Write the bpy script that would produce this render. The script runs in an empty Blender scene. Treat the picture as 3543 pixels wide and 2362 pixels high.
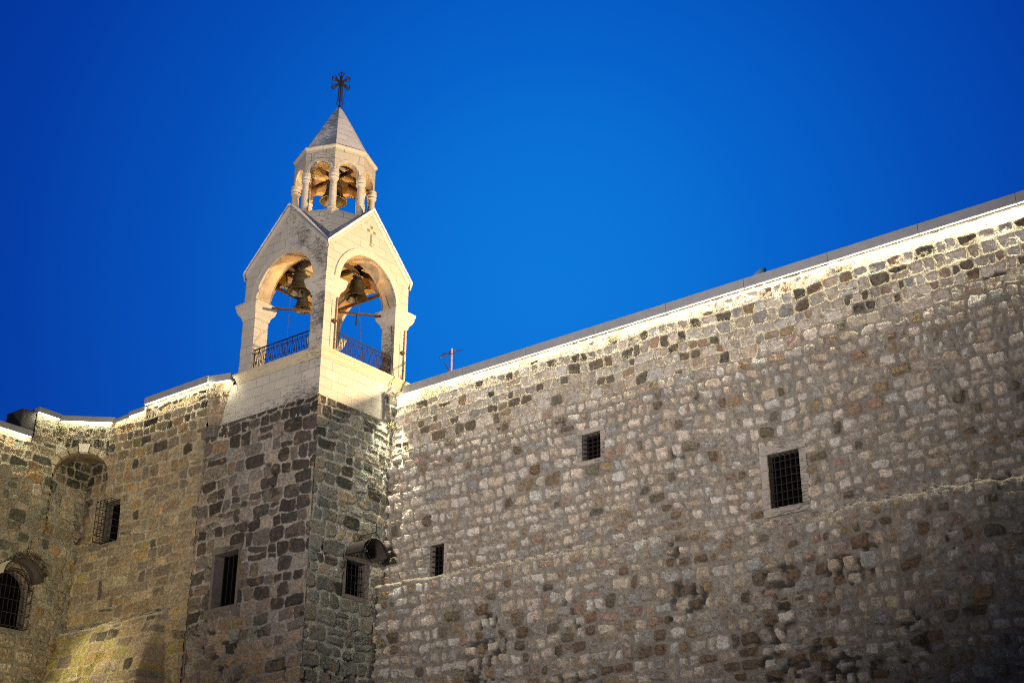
import bpy, math, random
import numpy as np
from mathutils import Matrix, Vector
R = math.radians
sc = bpy.context.scene
C = sc.collection

# ---------------------------------------------------------------- camera
GROUND = -20.08                      # world z = 0 is the top of the belfry cornice; the camera stands at eye height
cam_d = bpy.data.cameras.new("camera"); cam = bpy.data.objects.new("camera", cam_d); C.objects.link(cam)
CAM = Vector((-30.85524, -32.65665, -18.42681))
yaw, pitch, roll = 0.66909, 0.42040, 0.0047
fw = Vector((math.cos(pitch)*math.cos(yaw), math.cos(pitch)*math.sin(yaw), math.sin(pitch)))
r0 = Vector((math.sin(yaw), -math.cos(yaw), 0)); u0 = r0.cross(fw)
rr = r0*math.cos(roll) + u0*math.sin(roll); uu = u0*math.cos(roll) - r0*math.sin(roll)
m = Matrix((rr, uu, -fw)).transposed().to_4x4(); m.translation = CAM
cam.matrix_world = m
cam_d.sensor_width = 36; cam_d.lens = 4878.14/3543*36
cam_d.clip_start = 0.1; cam_d.clip_end = 2000
sc.camera = cam

# ---------------------------------------------------------------- view
sc.view_settings.view_transform = 'Standard'; sc.view_settings.look = 'None'
sc.view_settings.exposure = 0.0; sc.view_settings.gamma = 1.0
try: sc.cycles.use_denoising = False; sc.cycles.filter_width = 1.05
except Exception: pass
sc.cycles.max_bounces = 6; sc.cycles.diffuse_bounces = 4
sc.cycles.sample_clamp_indirect = 2.0; sc.cycles.sample_clamp_direct = 12.0

# ---------------------------------------------------------------- dusk sky
w = bpy.data.worlds.new("World"); sc.world = w; w.use_nodes = True
nt = w.node_tree; N = nt.nodes; L = nt.links; N.clear()
out = N.new("ShaderNodeOutputWorld")
sky = N.new("ShaderNodeTexSky"); sky.sky_type = 'NISHITA'; sky.sun_disc = False
sky.sun_elevation = R(1.0); sky.sun_rotation = R(50)
bg1 = N.new("ShaderNodeBackground"); bg1.inputs[1].default_value = 0.05
mul = N.new("ShaderNodeMix"); mul.data_type = 'RGBA'; mul.blend_type = 'MULTIPLY'; mul.inputs[0].default_value = 1
L.new(sky.outputs[0], mul.inputs[6]); mul.inputs[7].default_value = (0.02, 0.25, 0.8, 1)
L.new(mul.outputs[2], bg1.inputs[0])
tc = N.new("ShaderNodeTexCoord")
dotn = N.new("ShaderNodeVectorMath"); dotn.operation = 'DOT_PRODUCT'
L.new(tc.outputs['Generated'], dotn.inputs[0])
GLOW = Vector((0.7187, 0.5316, 0.4482)).normalized()
dotn.inputs[1].default_value = GLOW
ramp = N.new("ShaderNodeValToRGB"); L.new(dotn.outputs['Value'], ramp.inputs[0])
SKY = [(0.0, (0.034, 0.036, 0.055)), (0.30, (0.006, 0.045, 0.20)), (0.70, (0.002, 0.035, 0.24)), (0.89, (0.0004, 0.018, 0.26)), (0.935, (0.0005, 0.036, 0.34)), (0.965, (0.0008, 0.066, 0.44)),
       (0.988, (0.0013, 0.115, 0.56)), (1.0, (0.003, 0.17, 0.65))]
ramp.color_ramp.elements[0].position = SKY[0][0]; ramp.color_ramp.elements[0].color = (*SKY[0][1], 1)
ramp.color_ramp.elements[1].position = SKY[-1][0]; ramp.color_ramp.elements[1].color = (*SKY[-1][1], 1)
for p_, c_ in SKY[1:-1]:
    e = ramp.color_ramp.elements.new(p_); e.color = (*c_, 1)
bg2 = N.new("ShaderNodeBackground"); bg2.inputs[1].default_value = 1.0
L.new(ramp.outputs[0], bg2.inputs[0])
add = N.new("ShaderNodeAddShader"); L.new(bg1.outputs[0], add.inputs[0]); L.new(bg2.outputs[0], add.inputs[1])
L.new(add.outputs[0], out.inputs[0])

# ---------------------------------------------------------------- town and tower floodlights, with added fill lights
def spot(name, loc, target, power, color, angle, blend=0.6, size=0.15):
    d = bpy.data.lights.new(name, 'SPOT'); d.energy = power; d.color = color
    d.spot_size = R(angle); d.spot_blend = blend; d.shadow_soft_size = size
    o = bpy.data.objects.new(name, d); C.objects.link(o); o.location = loc
    o.rotation_euler = (Vector(target)-Vector(loc)).to_track_quat('-Z', 'Y').to_euler()
    return o
def area(name, loc, xdir, down, lx, ly, power, color):
    d = bpy.data.lights.new(name, 'AREA'); d.shape = 'RECTANGLE'; d.size = lx; d.size_y = ly; d.energy = power; d.color = color
    o = bpy.data.objects.new(name, d); C.objects.link(o)
    z = -Vector(down).normalized(); x = Vector(xdir).normalized(); y = z.cross(x); x = y.cross(z)
    mm = Matrix((x, y, z)).transposed().to_4x4(); mm.translation = Vector(loc); o.matrix_world = mm
    return o
def point(name, loc, power, color, size=0.1):
    d = bpy.data.lights.new(name, 'POINT'); d.energy = power; d.color = color; d.shadow_soft_size = size
    o = bpy.data.objects.new(name, d); C.objects.link(o); o.location = loc; return o
LED = (1.0, 0.94, 0.64)
WARM = (1.0, 0.72, 0.40)
spot("roof_floodlight", (2.6, -13.0, 0.25), (0, -1.5, 4.0), 20500, WARM, 84, 0.5, 0.22)
spot("plaza_floodlight", (-32, -17, -9.5), (1.4, -9.0, 5.6), 60000, (1.0, 0.91, 0.86), 71, 1.0, 1.6)
spot("plaza_floodlight", (-11, -40, -13.0), (0, -4.0, -4.0), 1800, (1.0, 0.88, 0.70), 40, 1.0, 1.2)
spot("courtyard_flood_and_fill", (-7.0, 9.3, -6.0), (-2.9, 7.2, -9.6), 2600, (1.0, 0.86, 0.50), 50, 1.0, 0.2)  # unseen fill, added to brighten the buttress
spot("courtyard_flood_and_fill", (-12, 8.3, -17.0), (-2.4, 8.6, -8.2), 3000, (1.0, 0.86, 0.52), 76, 1.0, 0.4)
spot("courtyard_flood_and_fill", (-15, -5, -14.5), (-4.4, 9.9, -3.8), 11500, (1.0, 0.86, 0.58), 52, 1.0, 0.6)  # unseen fill, added to lift the dark far left wall
# strip lights under the copings
LA = 44.0     # watts per metre of strip
area("coping_light", (1.315, -15.7, -0.795), (0, -1, 0.0026), (0.35, 0, -1), 26.0, 0.03, LA*26, LED)
area("coping_light", (-2.39, 4.65, -0.16), (0, 1, 0), (0.45, 0, -1), 3.1, 0.03, LA*1.3*3.1, LED)
area("coping_light", (-2.38, 7.35, -0.38), (0, 1, 0), (0.45, 0, -1), 1.7, 0.03, LA*1.7*.6, LED)
area("coping_light", (-2.86, 9.12, -0.30), (1, -1, 0), (0.3, 0.3, -1), 1.6, 0.03, LA*1.6*.6, LED)
area("coping_light", (-4.0, 9.81, -0.26), (1, 0, 0), (0, 0.45, -1), 0.75, 0.03, LA*0.75, LED)
area("coping_light", (-6.8, 9.81, -1.24), (1, 0, 0), (0, 0.45, -1), 4.3, 0.03, LA*4.3, LED)
# belfry lamps standing on the belfry floor and inside the lantern
spot("belfry_lamp", (0.3, 0.3, 0.35), (0.1, 0.1, 4.5), 1150, (1.0, 0.52, 0.10), 78, 0.5, 0.10)
spot("lantern_lamp", (0.62, 0.10, 5.98), (0.2, 0.1, 8.0), 230, (1.0, 0.50, 0.09), 120, 0.4, 0.06)
spot("lantern_lamp", (-0.3, 0.62, 5.98), (-0.1, 0.2, 8.0), 230, (1.0, 0.50, 0.09), 120, 0.4, 0.06)

# ================================================================ helpers
ORG = {}
def link(o, parent=None):
    C.objects.link(o)
    if parent: o.parent = parent
def thing(name, label, cat, loc=(0, 0, 0), group=None, kind=None):
    o = bpy.data.objects.new(name, None); o.empty_display_size = .3; C.objects.link(o); o.location = loc
    ORG[o.name] = Vector(loc); o["label"] = label; o["category"] = cat
    if group: o["group"] = group
    if kind: o["kind"] = kind
    return o
def org(o): return ORG.get(o.name, Vector((0, 0, 0))) if o else Vector((0, 0, 0))

class MB:
    """collects world-space shapes into one mesh"""
    def __init__(s): s.v = []; s.f = []
    def quad(s, *p):
        n = len(s.v); s.v += [tuple(q) for q in p]; s.f.append(tuple(range(n, n+len(p)))); return s
    def box(s, a, b, M=None):
        x0, y0, z0 = a; x1, y1, z1 = b; n = len(s.v)
        P = [(x0,y0,z0),(x1,y0,z0),(x1,y1,z0),(x0,y1,z0),(x0,y0,z1),(x1,y0,z1),(x1,y1,z1),(x0,y1,z1)]
        if M is not None: P = [tuple(M @ Vector(p)) for p in P]
        s.v += P
        s.f += [tuple(n+i for i in q) for q in ((0,3,2,1),(4,5,6,7),(0,1,5,4),(1,2,6,5),(2,3,7,6),(3,0,4,7))]
        return s
    def tube(s, pts, r, n=8, closed=False, caps=True):
        pts = [Vector(p) for p in pts]; K = len(pts); base = len(s.v)
        rs = r if isinstance(r, (list, tuple)) else [r]*K
        prev = None
        for i, p in enumerate(pts):
            if closed: t = pts[(i+1) % K]-pts[i-1]
            else: t = pts[min(i+1, K-1)]-pts[max(i-1, 0)]
            if t.length < 1e-9: t = Vector((0, 0, 1))
            t.normalize()
            if prev is None:
                a = Vector((0, 0, 1)) if abs(t.z) < .9 else Vector((1, 0, 0))
                x = t.cross(a).normalized()
            else:
                x = (prev - t*prev.dot(t)); x = x.normalized() if x.length > 1e-6 else t.orthogonal().normalized()
            prev = x; y = t.cross(x)
            for j in range(n):
                th = 2*math.pi*j/n; s.v.append(tuple(p + (x*math.cos(th)+y*math.sin(th))*rs[i]))
        for i in range(K if closed else K-1):
            a = base+i*n; b = base+((i+1) % K)*n
            for j in range(n): s.f.append((a+j, a+(j+1) % n, b+(j+1) % n, b+j))
        if caps and not closed:
            s.f.append(tuple(base+j for j in reversed(range(n)))); s.f.append(tuple(base+(K-1)*n+j for j in range(n)))
        return s
    def bar(s, a, b, wx, wz=None):
        wz = wz or wx; a = Vector(a); b = Vector(b); t = (b-a).normalized()
        up = Vector((0, 0, 1)) if abs(t.z) < .95 else Vector((1, 0, 0))
        x = t.cross(up).normalized(); y = x.cross(t); n = len(s.v)
        for p in (a, b):
            for i, j in ((-1,-1),(1,-1),(1,1),(-1,1)): s.v.append(tuple(p+x*wx*.5*i+y*wz*.5*j))
        s.f += [(n,n+3,n+2,n+1),(n+4,n+5,n+6,n+7)]+[(n+i, n+(i+1)%4, n+4+(i+1)%4, n+4+i) for i in range(4)]
        return s
    def lathe(s, c, prof, n=32, cap=True):
        b = len(s.v); K = len(prof)
        for r_, z_ in prof:
            for j in range(n):
                t = 2*math.pi*j/n; s.v.append((c[0]+r_*math.cos(t), c[1]+r_*math.sin(t), c[2]+z_))
        for i in range(K-1):
            for j in range(n): s.f.append((b+i*n+j, b+i*n+(j+1)%n, b+(i+1)*n+(j+1)%n, b+(i+1)*n+j))
        if cap:
            s.f.append(tuple(b+j for j in reversed(range(n)))); s.f.append(tuple(b+(K-1)*n+j for j in range(n)))
        return s
    def ringsweep(s, poly, prof, close=True):
        """poly: function(offset)-> list of xy corners ; prof: list (offset,z). closed solid-ish skirt"""
        b = len(s.v); K = len(poly(0))
        for off, z in prof:
            for (x, y) in poly(off): s.v.append((x, y, z))
        for i in range(len(prof)-1):
            for j in range(K): s.f.append((b+i*K+j, b+i*K+(j+1)%K, b+(i+1)*K+(j+1)%K, b+(i+1)*K+j))
        if close:
            s.f.append(tuple(b+j for j in reversed(range(K)))); s.f.append(tuple(b+(len(prof)-1)*K+j for j in range(K)))
        return s
    def build(s, name, mat, parent=None, label=None, smooth=False, bevel=0):
        me = bpy.data.meshes.new(name); o0 = org(parent)
        me.from_pydata([(v[0]-o0.x, v[1]-o0.y, v[2]-o0.z) for v in s.v], [], s.f); me.update()
        me.materials.append(mat)
        if smooth:
            for p in me.polygons: p.use_smooth = True
            try: me.set_sharp_from_angle(angle=R(38))
            except Exception: pass
        o = bpy.data.objects.new(name, me); link(o, parent); ORG[o.name] = o0.copy()
        if label: o["label"] = label
        if bevel:
            md = o.modifiers.new("bevel", 'BEVEL'); md.width = bevel; md.segments = 2; md.limit_method = 'ANGLE'; md.angle_limit = R(30)
        return o
def tag(o, label, cat, group=None, kind=None):
    o["label"] = label; o["category"] = cat
    if group: o["group"] = group
    if kind: o["kind"] = kind
    return o

# ================================================================ materials
def newmat(name):
    mt = bpy.data.materials.new(name); mt.use_nodes = True; n = mt.node_tree
    b = n.nodes["Principled BSDF"]; return mt, n, b
def noise(n, vec, scale, detail=4, rough=.6, kind=None):
    t = n.nodes.new("ShaderNodeTexNoise"); t.inputs['Scale'].default_value = scale; t.inputs['Detail'].default_value = detail
    t.inputs['Roughness'].default_value = rough
    if vec: n.links.new(vec, t.inputs['Vector'])
    return t.outputs[0]
def rng(n, val, a, b, c=0., d=1.):
    t = n.nodes.new("ShaderNodeMapRange"); t.clamp = True
    for i, x in enumerate((a, b, c, d)): t.inputs[1+i].default_value = x
    n.links.new(val, t.inputs[0]); return t.outputs[0]
def mix(n, fac, a, b, mode='MIX'):
    t = n.nodes.new("ShaderNodeMix"); t.data_type = 'RGBA'; t.blend_type = mode
    for sock, v in ((t.inputs[0], fac), (t.inputs[6], a), (t.inputs[7], b)):
        if isinstance(v, (int, float)): sock.default_value = v
        elif isinstance(v, tuple): sock.default_value = (*v[:3], 1)
        else: n.links.new(v, sock)
    return t.outputs[2]
def mth(n, op, a, b=None):
    t = n.nodes.new("ShaderNodeMath"); t.operation = op
    for i, v in enumerate((a, b)):
        if v is None: continue
        if isinstance(v, (int, float)): t.inputs[i].default_value = v
        else: n.links.new(v, t.inputs[i])
    return t.outputs[0]
def bump(n, b, h, strength, dist, prev=None):
    t = n.nodes.new("ShaderNodeBump"); t.inputs['Strength'].default_value = strength; t.inputs['Distance'].default_value = dist
    n.links.new(h, t.inputs['Height'])
    if prev: n.links.new(prev, t.inputs['Normal'])
    n.links.new(t.outputs[0], b.inputs['Normal']); return t.outputs[0]

def rubble_material():
    mt, n, b = newmat("rubble_stone")
    g = n.nodes.new("ShaderNodeNewGeometry").outputs['Position']
    at = n.nodes.new("ShaderNodeAttribute"); at.attribute_name = "Col"
    col = at.outputs['Color']; al = at.outputs['Alpha']
    a = noise(n, g, 9, 6, .65)
    col = mix(n, 1, col, mix(n, rng(n, a, .3, .7), (.58, .54, .50), (1.28, 1.26, 1.24)), 'MULTIPLY')
    a2 = noise(n, g, 45, 4, .7)
    col = mix(n, 1, col, mix(n, rng(n, a2, .3, .7), (.60, .60, .60), (1.3, 1.3, 1.3)), 'MULTIPLY')
    # rusty veins
    v = noise(n, g, 3.1, 5, .6)
    col = mix(n, mth(n, 'MULTIPLY', rng(n, v, .57, .68), .55), col, (.27, .165, .08))
    # black lichen, as much as the attribute asks for
    li = noise(n, g, 7.0, 8, .78)
    thr = mth(n, 'ADD', li, mth(n, 'MULTIPLY', al, .42))
    col = mix(n, mth(n, 'MULTIPLY', rng(n, thr, .66, .80), .88), col, (.022, .021, .017))
    fl = noise(n, g, 17, 5, .8)
    fth = mth(n, 'ADD', fl, mth(n, 'MULTIPLY', al, .16))
    col = mix(n, mth(n, 'MULTIPLY', rng(n, fth, .57, .66), .55), col, mix(n, 1, col, (.30, .28, .26), 'MULTIPLY'))
    pl = noise(n, g, 13.3, 5, .8)
    col = mix(n, mth(n, 'MULTIPLY', rng(n, pl, .58, .66), .45), col, mix(n, 1, col, (1.55, 1.52, 1.48), 'MULTIPLY'))
    n.links.new(col, b.inputs['Base Color'])
    b.inputs['Roughness'].default_value = .92; b.inputs['Specular IOR Level'].default_value = .2
    p = bump(n, b, noise(n, g, 22, 6, .72), .9, .06)
    bump(n, b, noise(n, g, 90, 3, .7), .35, .012, p)
    return mt
def ashlar_material(name, base, dirt_shade=0.5, courses=True, joint=(.12, .10, .08), soot_shade=(0.035, .032, .030)):
    mt, n, b = newmat(name)
    g = n.nodes.new("ShaderNodeNewGeometry"); pos = g.outputs['Position']
    sp = n.nodes.new("ShaderNodeSeparateXYZ"); n.links.new(pos, sp.inputs[0])
    cb = n.nodes.new("ShaderNodeCombineXYZ")
    n.links.new(mth(n, 'ADD', sp.outputs[0], sp.outputs[1]), cb.inputs[0]); n.links.new(sp.outputs[2], cb.inputs[1])
    wob = n.nodes.new("ShaderNodeVectorMath"); wob.operation = 'ADD'
    nz = n.nodes.new("ShaderNodeTexNoise"); nz.inputs['Scale'].default_value = 2.2; n.links.new(pos, nz.inputs['Vector'])
    scl = n.nodes.new("ShaderNodeVectorMath"); scl.operation = 'SCALE'; scl.inputs['Scale'].default_value = .035
    n.links.new(nz.outputs['Color'], scl.inputs[0]); n.links.new(cb.outputs[0], wob.inputs[0]); n.links.new(scl.outputs[0], wob.inputs[1])
    br = n.nodes.new("ShaderNodeTexBrick"); n.links.new(wob.outputs[0], br.inputs['Vector'])
    br.inputs['Scale'].default_value = 1.0; br.inputs['Brick Width'].default_value = .62; br.inputs['Row Height'].default_value = .33
    br.inputs['Mortar Size'].default_value = .007; br.inputs['Mortar Smooth'].default_value = .3; br.inputs['Bias'].default_value = 0
    br.inputs['Color1'].default_value = (*[c*.90 for c in base], 1); br.inputs['Color2'].default_value = (*[min(1, c*1.08) for c in base], 1)
    br.inputs['Mortar'].default_value = (*joint, 1)
    a = noise(n, pos, 5, 6, .65)
    col = br.outputs['Color'] if courses else mix(n, rng(n, a, .3, .7), tuple(c*.88 for c in base), tuple(min(1, c*1.08) for c in base))
    # joints fade in and out
    if courses:
        j = noise(n, pos, 1.7, 3)
        col = mix(n, mth(n, 'MULTIPLY', rng(n, j, .42, .60), .75), col, mix(n, rng(n, a, .3, .7), tuple(c*.92 for c in base), base))
    col = mix(n, 1, col, mix(n, rng(n, noise(n, pos, 30, 4, .7), .3, .7), (.86, .85, .84), (1.08, 1.08, 1.08)), 'MULTIPLY')
    # horizontal cracked bedding lines with soot, and painted shade on the roof slabs, strongest on the weather side (towards -x) and close to the front corner
    ms = n.nodes.new("ShaderNodeMapping"); ms.inputs['Scale'].default_value = (2.2, 2.2, 13); n.links.new(pos, ms.inputs[0])
    streak = noise(n, ms.outputs[0], 1.6, 8, .75)
    region = noise(n, pos, .75, 3, .6)
    sn = n.nodes.new("ShaderNodeSeparateXYZ"); n.links.new(g.outputs['True Normal'], sn.inputs[0])
    west = rng(n, mth(n, 'MULTIPLY', sn.outputs[0], -1.), .3, .9)
    corner = rng(n, mth(n, 'ADD', sp.outputs[1], mth(n, 'MULTIPLY', sp.outputs[0], -.3)), 2.2, -1.4)
    foot = rng(n, sp.outputs[2], -1.0, -1.62)
    amt = mth(n, 'ADD', mth(n, 'MULTIPLY', mth(n, 'MULTIPLY', west, corner), .15*dirt_shade/.5), mth(n, 'MULTIPLY', foot, .10))
    amt = mth(n, 'ADD', amt, mth(n, 'MULTIPLY', mth(n, 'SUBTRACT', region, .5), .42))
    thr = mth(n, 'ADD', streak, amt)
    col = mix(n, mth(n, 'MULTIPLY', rng(n, thr, .64-.02*dirt_shade, .76), .80), col, soot_shade)
    fine = noise(n, pos, 11, 8, .8)
    col = mix(n, mth(n, 'MULTIPLY', rng(n, mth(n, 'ADD', fine, amt), .66, .76), .6), col, soot_shade)
    n.links.new(col, b.inputs['Base Color']); b.inputs['Roughness'].default_value = .88; b.inputs['Specular IOR Level'].default_value = .25
    p = bump(n, b, noise(n, pos, 22, 6, .7), .35, .03)
    if courses: bump(n, b, mth(n, 'MULTIPLY', br.outputs['Fac'], -1.), .5, .012, p)
    return mt
def plain(name, c, rough=.7, metal=0., var=.25, sc_=8, bmp=.2, spec=.4):
    mt, n, b = newmat(name); g = n.nodes.new("ShaderNodeNewGeometry").outputs['Position']
    a = noise(n, g, sc_, 5, .65)
    n.links.new(mix(n, rng(n, a, .3, .7), tuple(x*(1-var) for x in c), tuple(min(1, x*(1+var)) for x in c)), b.inputs['Base Color'])
    b.inputs['Roughness'].default_value = rough; b.inputs['Metallic'].default_value = metal; b.inputs['Specular IOR Level'].default_value = spec
    if bmp: bump(n, b, noise(n, g, sc_*5, 4, .6), bmp, .01)
    return mt
def emit(name, c, s):
    mt, n, b = newmat(name); b.inputs['Base Color'].default_value = (.8, .8, .8, 1)
    b.inputs['Emission Color'].default_value = (*c, 1); b.inputs['Emission Strength'].default_value = s; return mt
M_RUB = rubble_material()
M_ASH = ashlar_material("white_ashlar", (.365, .335, .285), .52)
M_ORN = ashlar_material("carved_limestone", (.385, .35, .295), .35, courses=False)
M_CORN = ashlar_material("weathered_cornice", (.40, .34, .235), .6, courses=False, soot_shade=(.07, .05, .035))
M_ROOF = ashlar_material("roof_slabs", (.62, .61, .62), 1.25, soot_shade=(.10, .13, .17))  # bluish streaks put the spire's shaded left side into the colour
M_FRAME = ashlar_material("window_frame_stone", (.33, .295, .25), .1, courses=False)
M_CAP = plain("coping_sheet_metal", (.23, .23, .235), .55, .0, .12, 3, .05)
M_IRON = plain("wrought_iron", (.018, .011, .010), .6, .3, .4, 20, .3)
M_BRONZE = plain("old_bronze", (.034, .030, .022), .5, .45, .35, 14, .25)
M_BEAM = plain("steel_beam", (.06, .034, .02), .6, .2, .35, 9, .25)
M_INNER = plain("dim_inner_stone", (.20, .13, .07), .95, 0, .5, 3, .6)  # soot brown that puts the dim interior into the colour
M_SOFF = plain("darkened_soffit_stone", (.30, .23, .15), .95, 0, .35, 3, .6)  # darkened in colour so the arch undersides look dim
M_FRD = ashlar_material("dark_frame_stone", (.135, .115, .10), .4, courses=False)  # darker stone tone for the tower and range openings
M_DARK = plain("dark_interior", (.004, .004, .004), 1, 0, .2, 3, 0, 0)  # near black, paints the unlit space behind each window
M_AWN = plain("painted_sheet_awning", (.055, .045, .04), .5, .1, .25, 6, .1)
M_AWN2 = plain("pale_sheet_awning", (.42, .38, .26), .5, .1, .2, 6, .1)
M_CABLE = plain("black_cable", (.02, .02, .022), .6, 0, .2, 10, 0)
M_PIPE = plain("grey_pipe", (.20, .19, .18), .55, 0, .2, 10, 0)
M_ALU = plain("aluminium", (.45, .46, .48), .4, .8, .15, 10, .05)
M_DISH = plain("white_dish", (.20, .31, .46), .5, 0, .1, 6, .02)
M_LED = emit("led_strip", LED, 14)
M_ROPE = plain("bell_rope", (.05, .045, .04), .9, 0, .2, 30, 0)
M_LEAF = plain("dry_leaves", (.17, .12, .045), .8, 0, .5, 12, 0)
M_GREEN = plain("weed_leaves", (.06, .07, .025), .8, 0, .4, 12, 0)
M_GND = plain("ground_paving", (.22, .20, .18), .8, 0, .25, 1.2, .3)
M_ROOFDECK = plain("flat_roof", (.16, .16, .16), .9, 0, .2, 1, .1)
M_MORT = plain("mortar_render", (.33, .31, .27), .9, 0, .25, 5, .5)

# ================================================================ numpy masonry
def hsh(i, j, seed):
    x = (i.astype(np.int64)*374761393 + j.astype(np.int64)*668265263 + int(seed)*2246822519) & 0xffffffff
    x = ((x ^ (x >> 13))*1274126177) & 0xffffffff; x = x ^ (x >> 16)
    x = (x*2654435761) & 0xffffffff; x ^= x >> 15
    return (x & 0xffffff)/float(0x1000000)
def vn(x, y, s, seed):
    X = x/s; Y = y/s; i = np.floor(X); j = np.floor(Y); fx = X-i; fy = Y-j
    i = i.astype(np.int64); j = j.astype(np.int64)
    fx = fx*fx*(3-2*fx); fy = fy*fy*(3-2*fy)
    a = hsh(i, j, seed); b = hsh(i+1, j, seed); c = hsh(i, j+1, seed); d = hsh(i+1, j+1, seed)
    return ((a*(1-fx)+b*fx)*(1-fy)+(c*(1-fx)+d*fx)*fy)*2-1
def fbm(x, y, s, seed, o=3, g=.5):
    r = 0; a = 1
    for k in range(o): r = r+a*vn(x+k*13.7, y-k*7.3, s/(2**k), seed+k*17); a *= g
    return r
def ss(a, b, x):
    t = np.clip((x-a)/(b-a), 0, 1); return t*t*(3-2*t)

def masonry(name, parent, fmap, s, t, st, seed, holes=(), pins=None, keep=None, flat=(), label=None, extra=None):
    """one masonry face: a displaced height field. st = style dict; fmap(S,T,H)->x,y,z"""
    S, T = np.meshgrid(s, t); rg = np.random.RandomState(seed)
    S1 = S + .07*vn(S, T, 1.1, seed+1)+.028*vn(S, T, .28, seed+2)+.010*vn(S, T, .09, seed+8)
    T1 = T + .11*vn(S, T*.6, 2.1, seed+3)+.035*vn(S, T, .33, seed+4)+.010*vn(S, T, .09, seed+9)
    tmin = t.min()-1; tmax = t.max()+1; smin = s.min()-1; smax = s.max()+1
    h0, h1 = st['h']; w0, w1 = st['w']
    hs = []
    z = tmin
    while z < tmax:
        k = h0+(h1-h0)*rg.rand()**1.2
        hs.append(k); z += k
    cum = tmin+np.concatenate([[0], np.cumsum(hs)]); hs = np.array(hs)
    row = np.clip(np.searchsorted(cum, T1, side='right')-1, 0, len(hs)-1)
    v = T1-cum[row]; hh = hs[row]
    u = np.zeros_like(S); ww = np.ones_like(S); cid = np.zeros(S.shape, np.int64)
    for r_ in range(row.min(), row.max()+1):
        mk = row == r_
        if not mk.any(): continue
        ws = []; x = smin-rg.rand()*.5; x0 = x; k = rg.uniform(.85, 1.15)*(.75+.5*hs[r_]/h1)
        while x < smax:
            q = (w0+(w1-w0)*rg.rand()**1.4)*k; ws.append(q); x += q
        cu = x0+np.concatenate([[0], np.cumsum(ws)]); ws = np.array(ws)
        a = S1[mk]; ix = np.clip(np.searchsorted(cu, a, side='right')-1, 0, len(ws)-1)
        u[mk] = a-cu[ix]; ww[mk] = ws[ix]; cid[mk] = ix
    z0 = np.zeros_like(cid)
    def rnd(k): return hsh(cid*8+sub, row, seed+k)
    sub = z0
    sp = rnd(50) < st.get('split', .15)*((hh > (h0+h1)*.5))
    cut = hh*(.38+.24*hsh(cid, row, seed+51))
    up = sp & (v > cut); dn = sp & ~up
    sub = np.where(up, 1, np.where(dn, 2, 0))
    v = np.where(up, v-cut, v); hh = np.where(up, hh-cut, np.where(dn, cut, hh))
    # centre of the stone, roughly
    sc_ = S-(u-ww/2); tc_ = T-(v-hh/2)
    rz = st['raised'](sc_, tc_) if 'raised' in st else np.zeros_like(S)
    rzs = np.clip(st['raised'](S, T), 0, 1) if 'raised' in st else np.zeros_like(S)
    m0, m1 = st['m']
    def mg(k): q = rnd(k); return (m0+(m1-m0)*q**1.5)*(1-rz)+(.014+.02*q)*rz
    L_, R_, B_, T_ = mg(1), mg(2), mg(3), mg(4)
    cx = (L_+ww-R_)/2; hw = (ww-L_-R_)/2; cy = (B_+hh-T_)/2; hv = (hh-B_-T_)/2
    a = u-cx; b = v-cy
    an = (rnd(5)-.5)*.26*(1-.5*rz)
    a, b = a*np.cos(an)+b*np.sin(an), -a*np.sin(an)+b*np.cos(an)
    # trapezoid-ish outline
    hv = hv*(1+(rnd(6)-.5)*.35*a/np.maximum(hw, .03)); hw = hw*(1+(rnd(7)-.5)*.30*b/np.maximum(hv, .03))
    hw = np.maximum(hw, .02); hv = np.maximum(hv, .02)
    rad = np.minimum(hw, hv)*(st.get('round', .45)+.35*rnd(8))
    qx = np.abs(a)-(hw-rad); qy = np.abs(b)-(hv-rad)
    d = np.hypot(np.maximum(qx, 0), np.maximum(qy, 0))+np.minimum(np.maximum(qx, qy), 0)-rad
    d = d + .012*vn(S, T, .07, seed+20)+.014*vn(S, T, .16, seed+21)
    prof = ss(.004, -st.get('edge', .05), d)
    face = fbm(S+rnd(9)*9, T+rnd(10)*9, .17, seed+30, 4, .55)
    face = np.abs(face)*-1.2+.5                       # chipped, ridged rock face
    tilt = ((rnd(11)-.5)*a/np.maximum(hw, .05)+(rnd(12)-.5)*b/np.maximum(hv, .05))
    rel = st['relief']*(.35+.95*rnd(13))
    hstone = rel*(1-rz)+st['rough']*(1-.55*rz)*(face*.55+tilt*.9)*(.6+.8*rnd(14))-.012*rz
    mort = .010*fbm(S, T, .2, seed+40, 3)+.030*rz
    H = prof*hstone+(1-prof)*mort
    H = H+.035*vn(S, T, 2.3, seed+60)+.02*vn(S, T, .8, seed+61)
    # smeared render over some joints and lost mortar elsewhere
    lost = np.zeros_like(H)
    if 'lost' in st:
        lost = ss(.28, .5, fbm(S, T, 1.3, seed+70, 3)*.8+st['lost'](S, T))*(1-prof)*ss(-.1, .35, vn(S, T, .16, seed+71))
        H = H-.08*lost
    pal = st['pal']                                      # list of (prob(sc,tc), colour, lichen)
    x = rnd(15); acc = np.zeros_like(x); col = np.zeros(S.shape+(3,)); lic = np.zeros_like(x); done = np.zeros(S.shape, bool)
    for pr, c_, l_ in pal:
        p_ = pr(sc_, tc_) if callable(pr) else pr
        acc = acc+p_; k = (x < acc) & ~done
        col[k] = c_; lic[k] = l_; done |= k
    k = ~done; col[k] = pal[0][1]; lic[k] = pal[0][2]
    vr = st.get('vary', .22); br = 1-vr+2*vr*rnd(16); wm = (rnd(17)-.5)*.12
    col = col*br[..., None]*np.stack([1+wm, np.ones_like(wm), 1-wm], -1)
    lic = lic+(rnd(18)-.5)*.25
    mc = np.array(st['mortar'])*(1-rzs[..., None])+np.array(st.get('mortar_raised', st['mortar']))*rzs[..., None]
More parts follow.
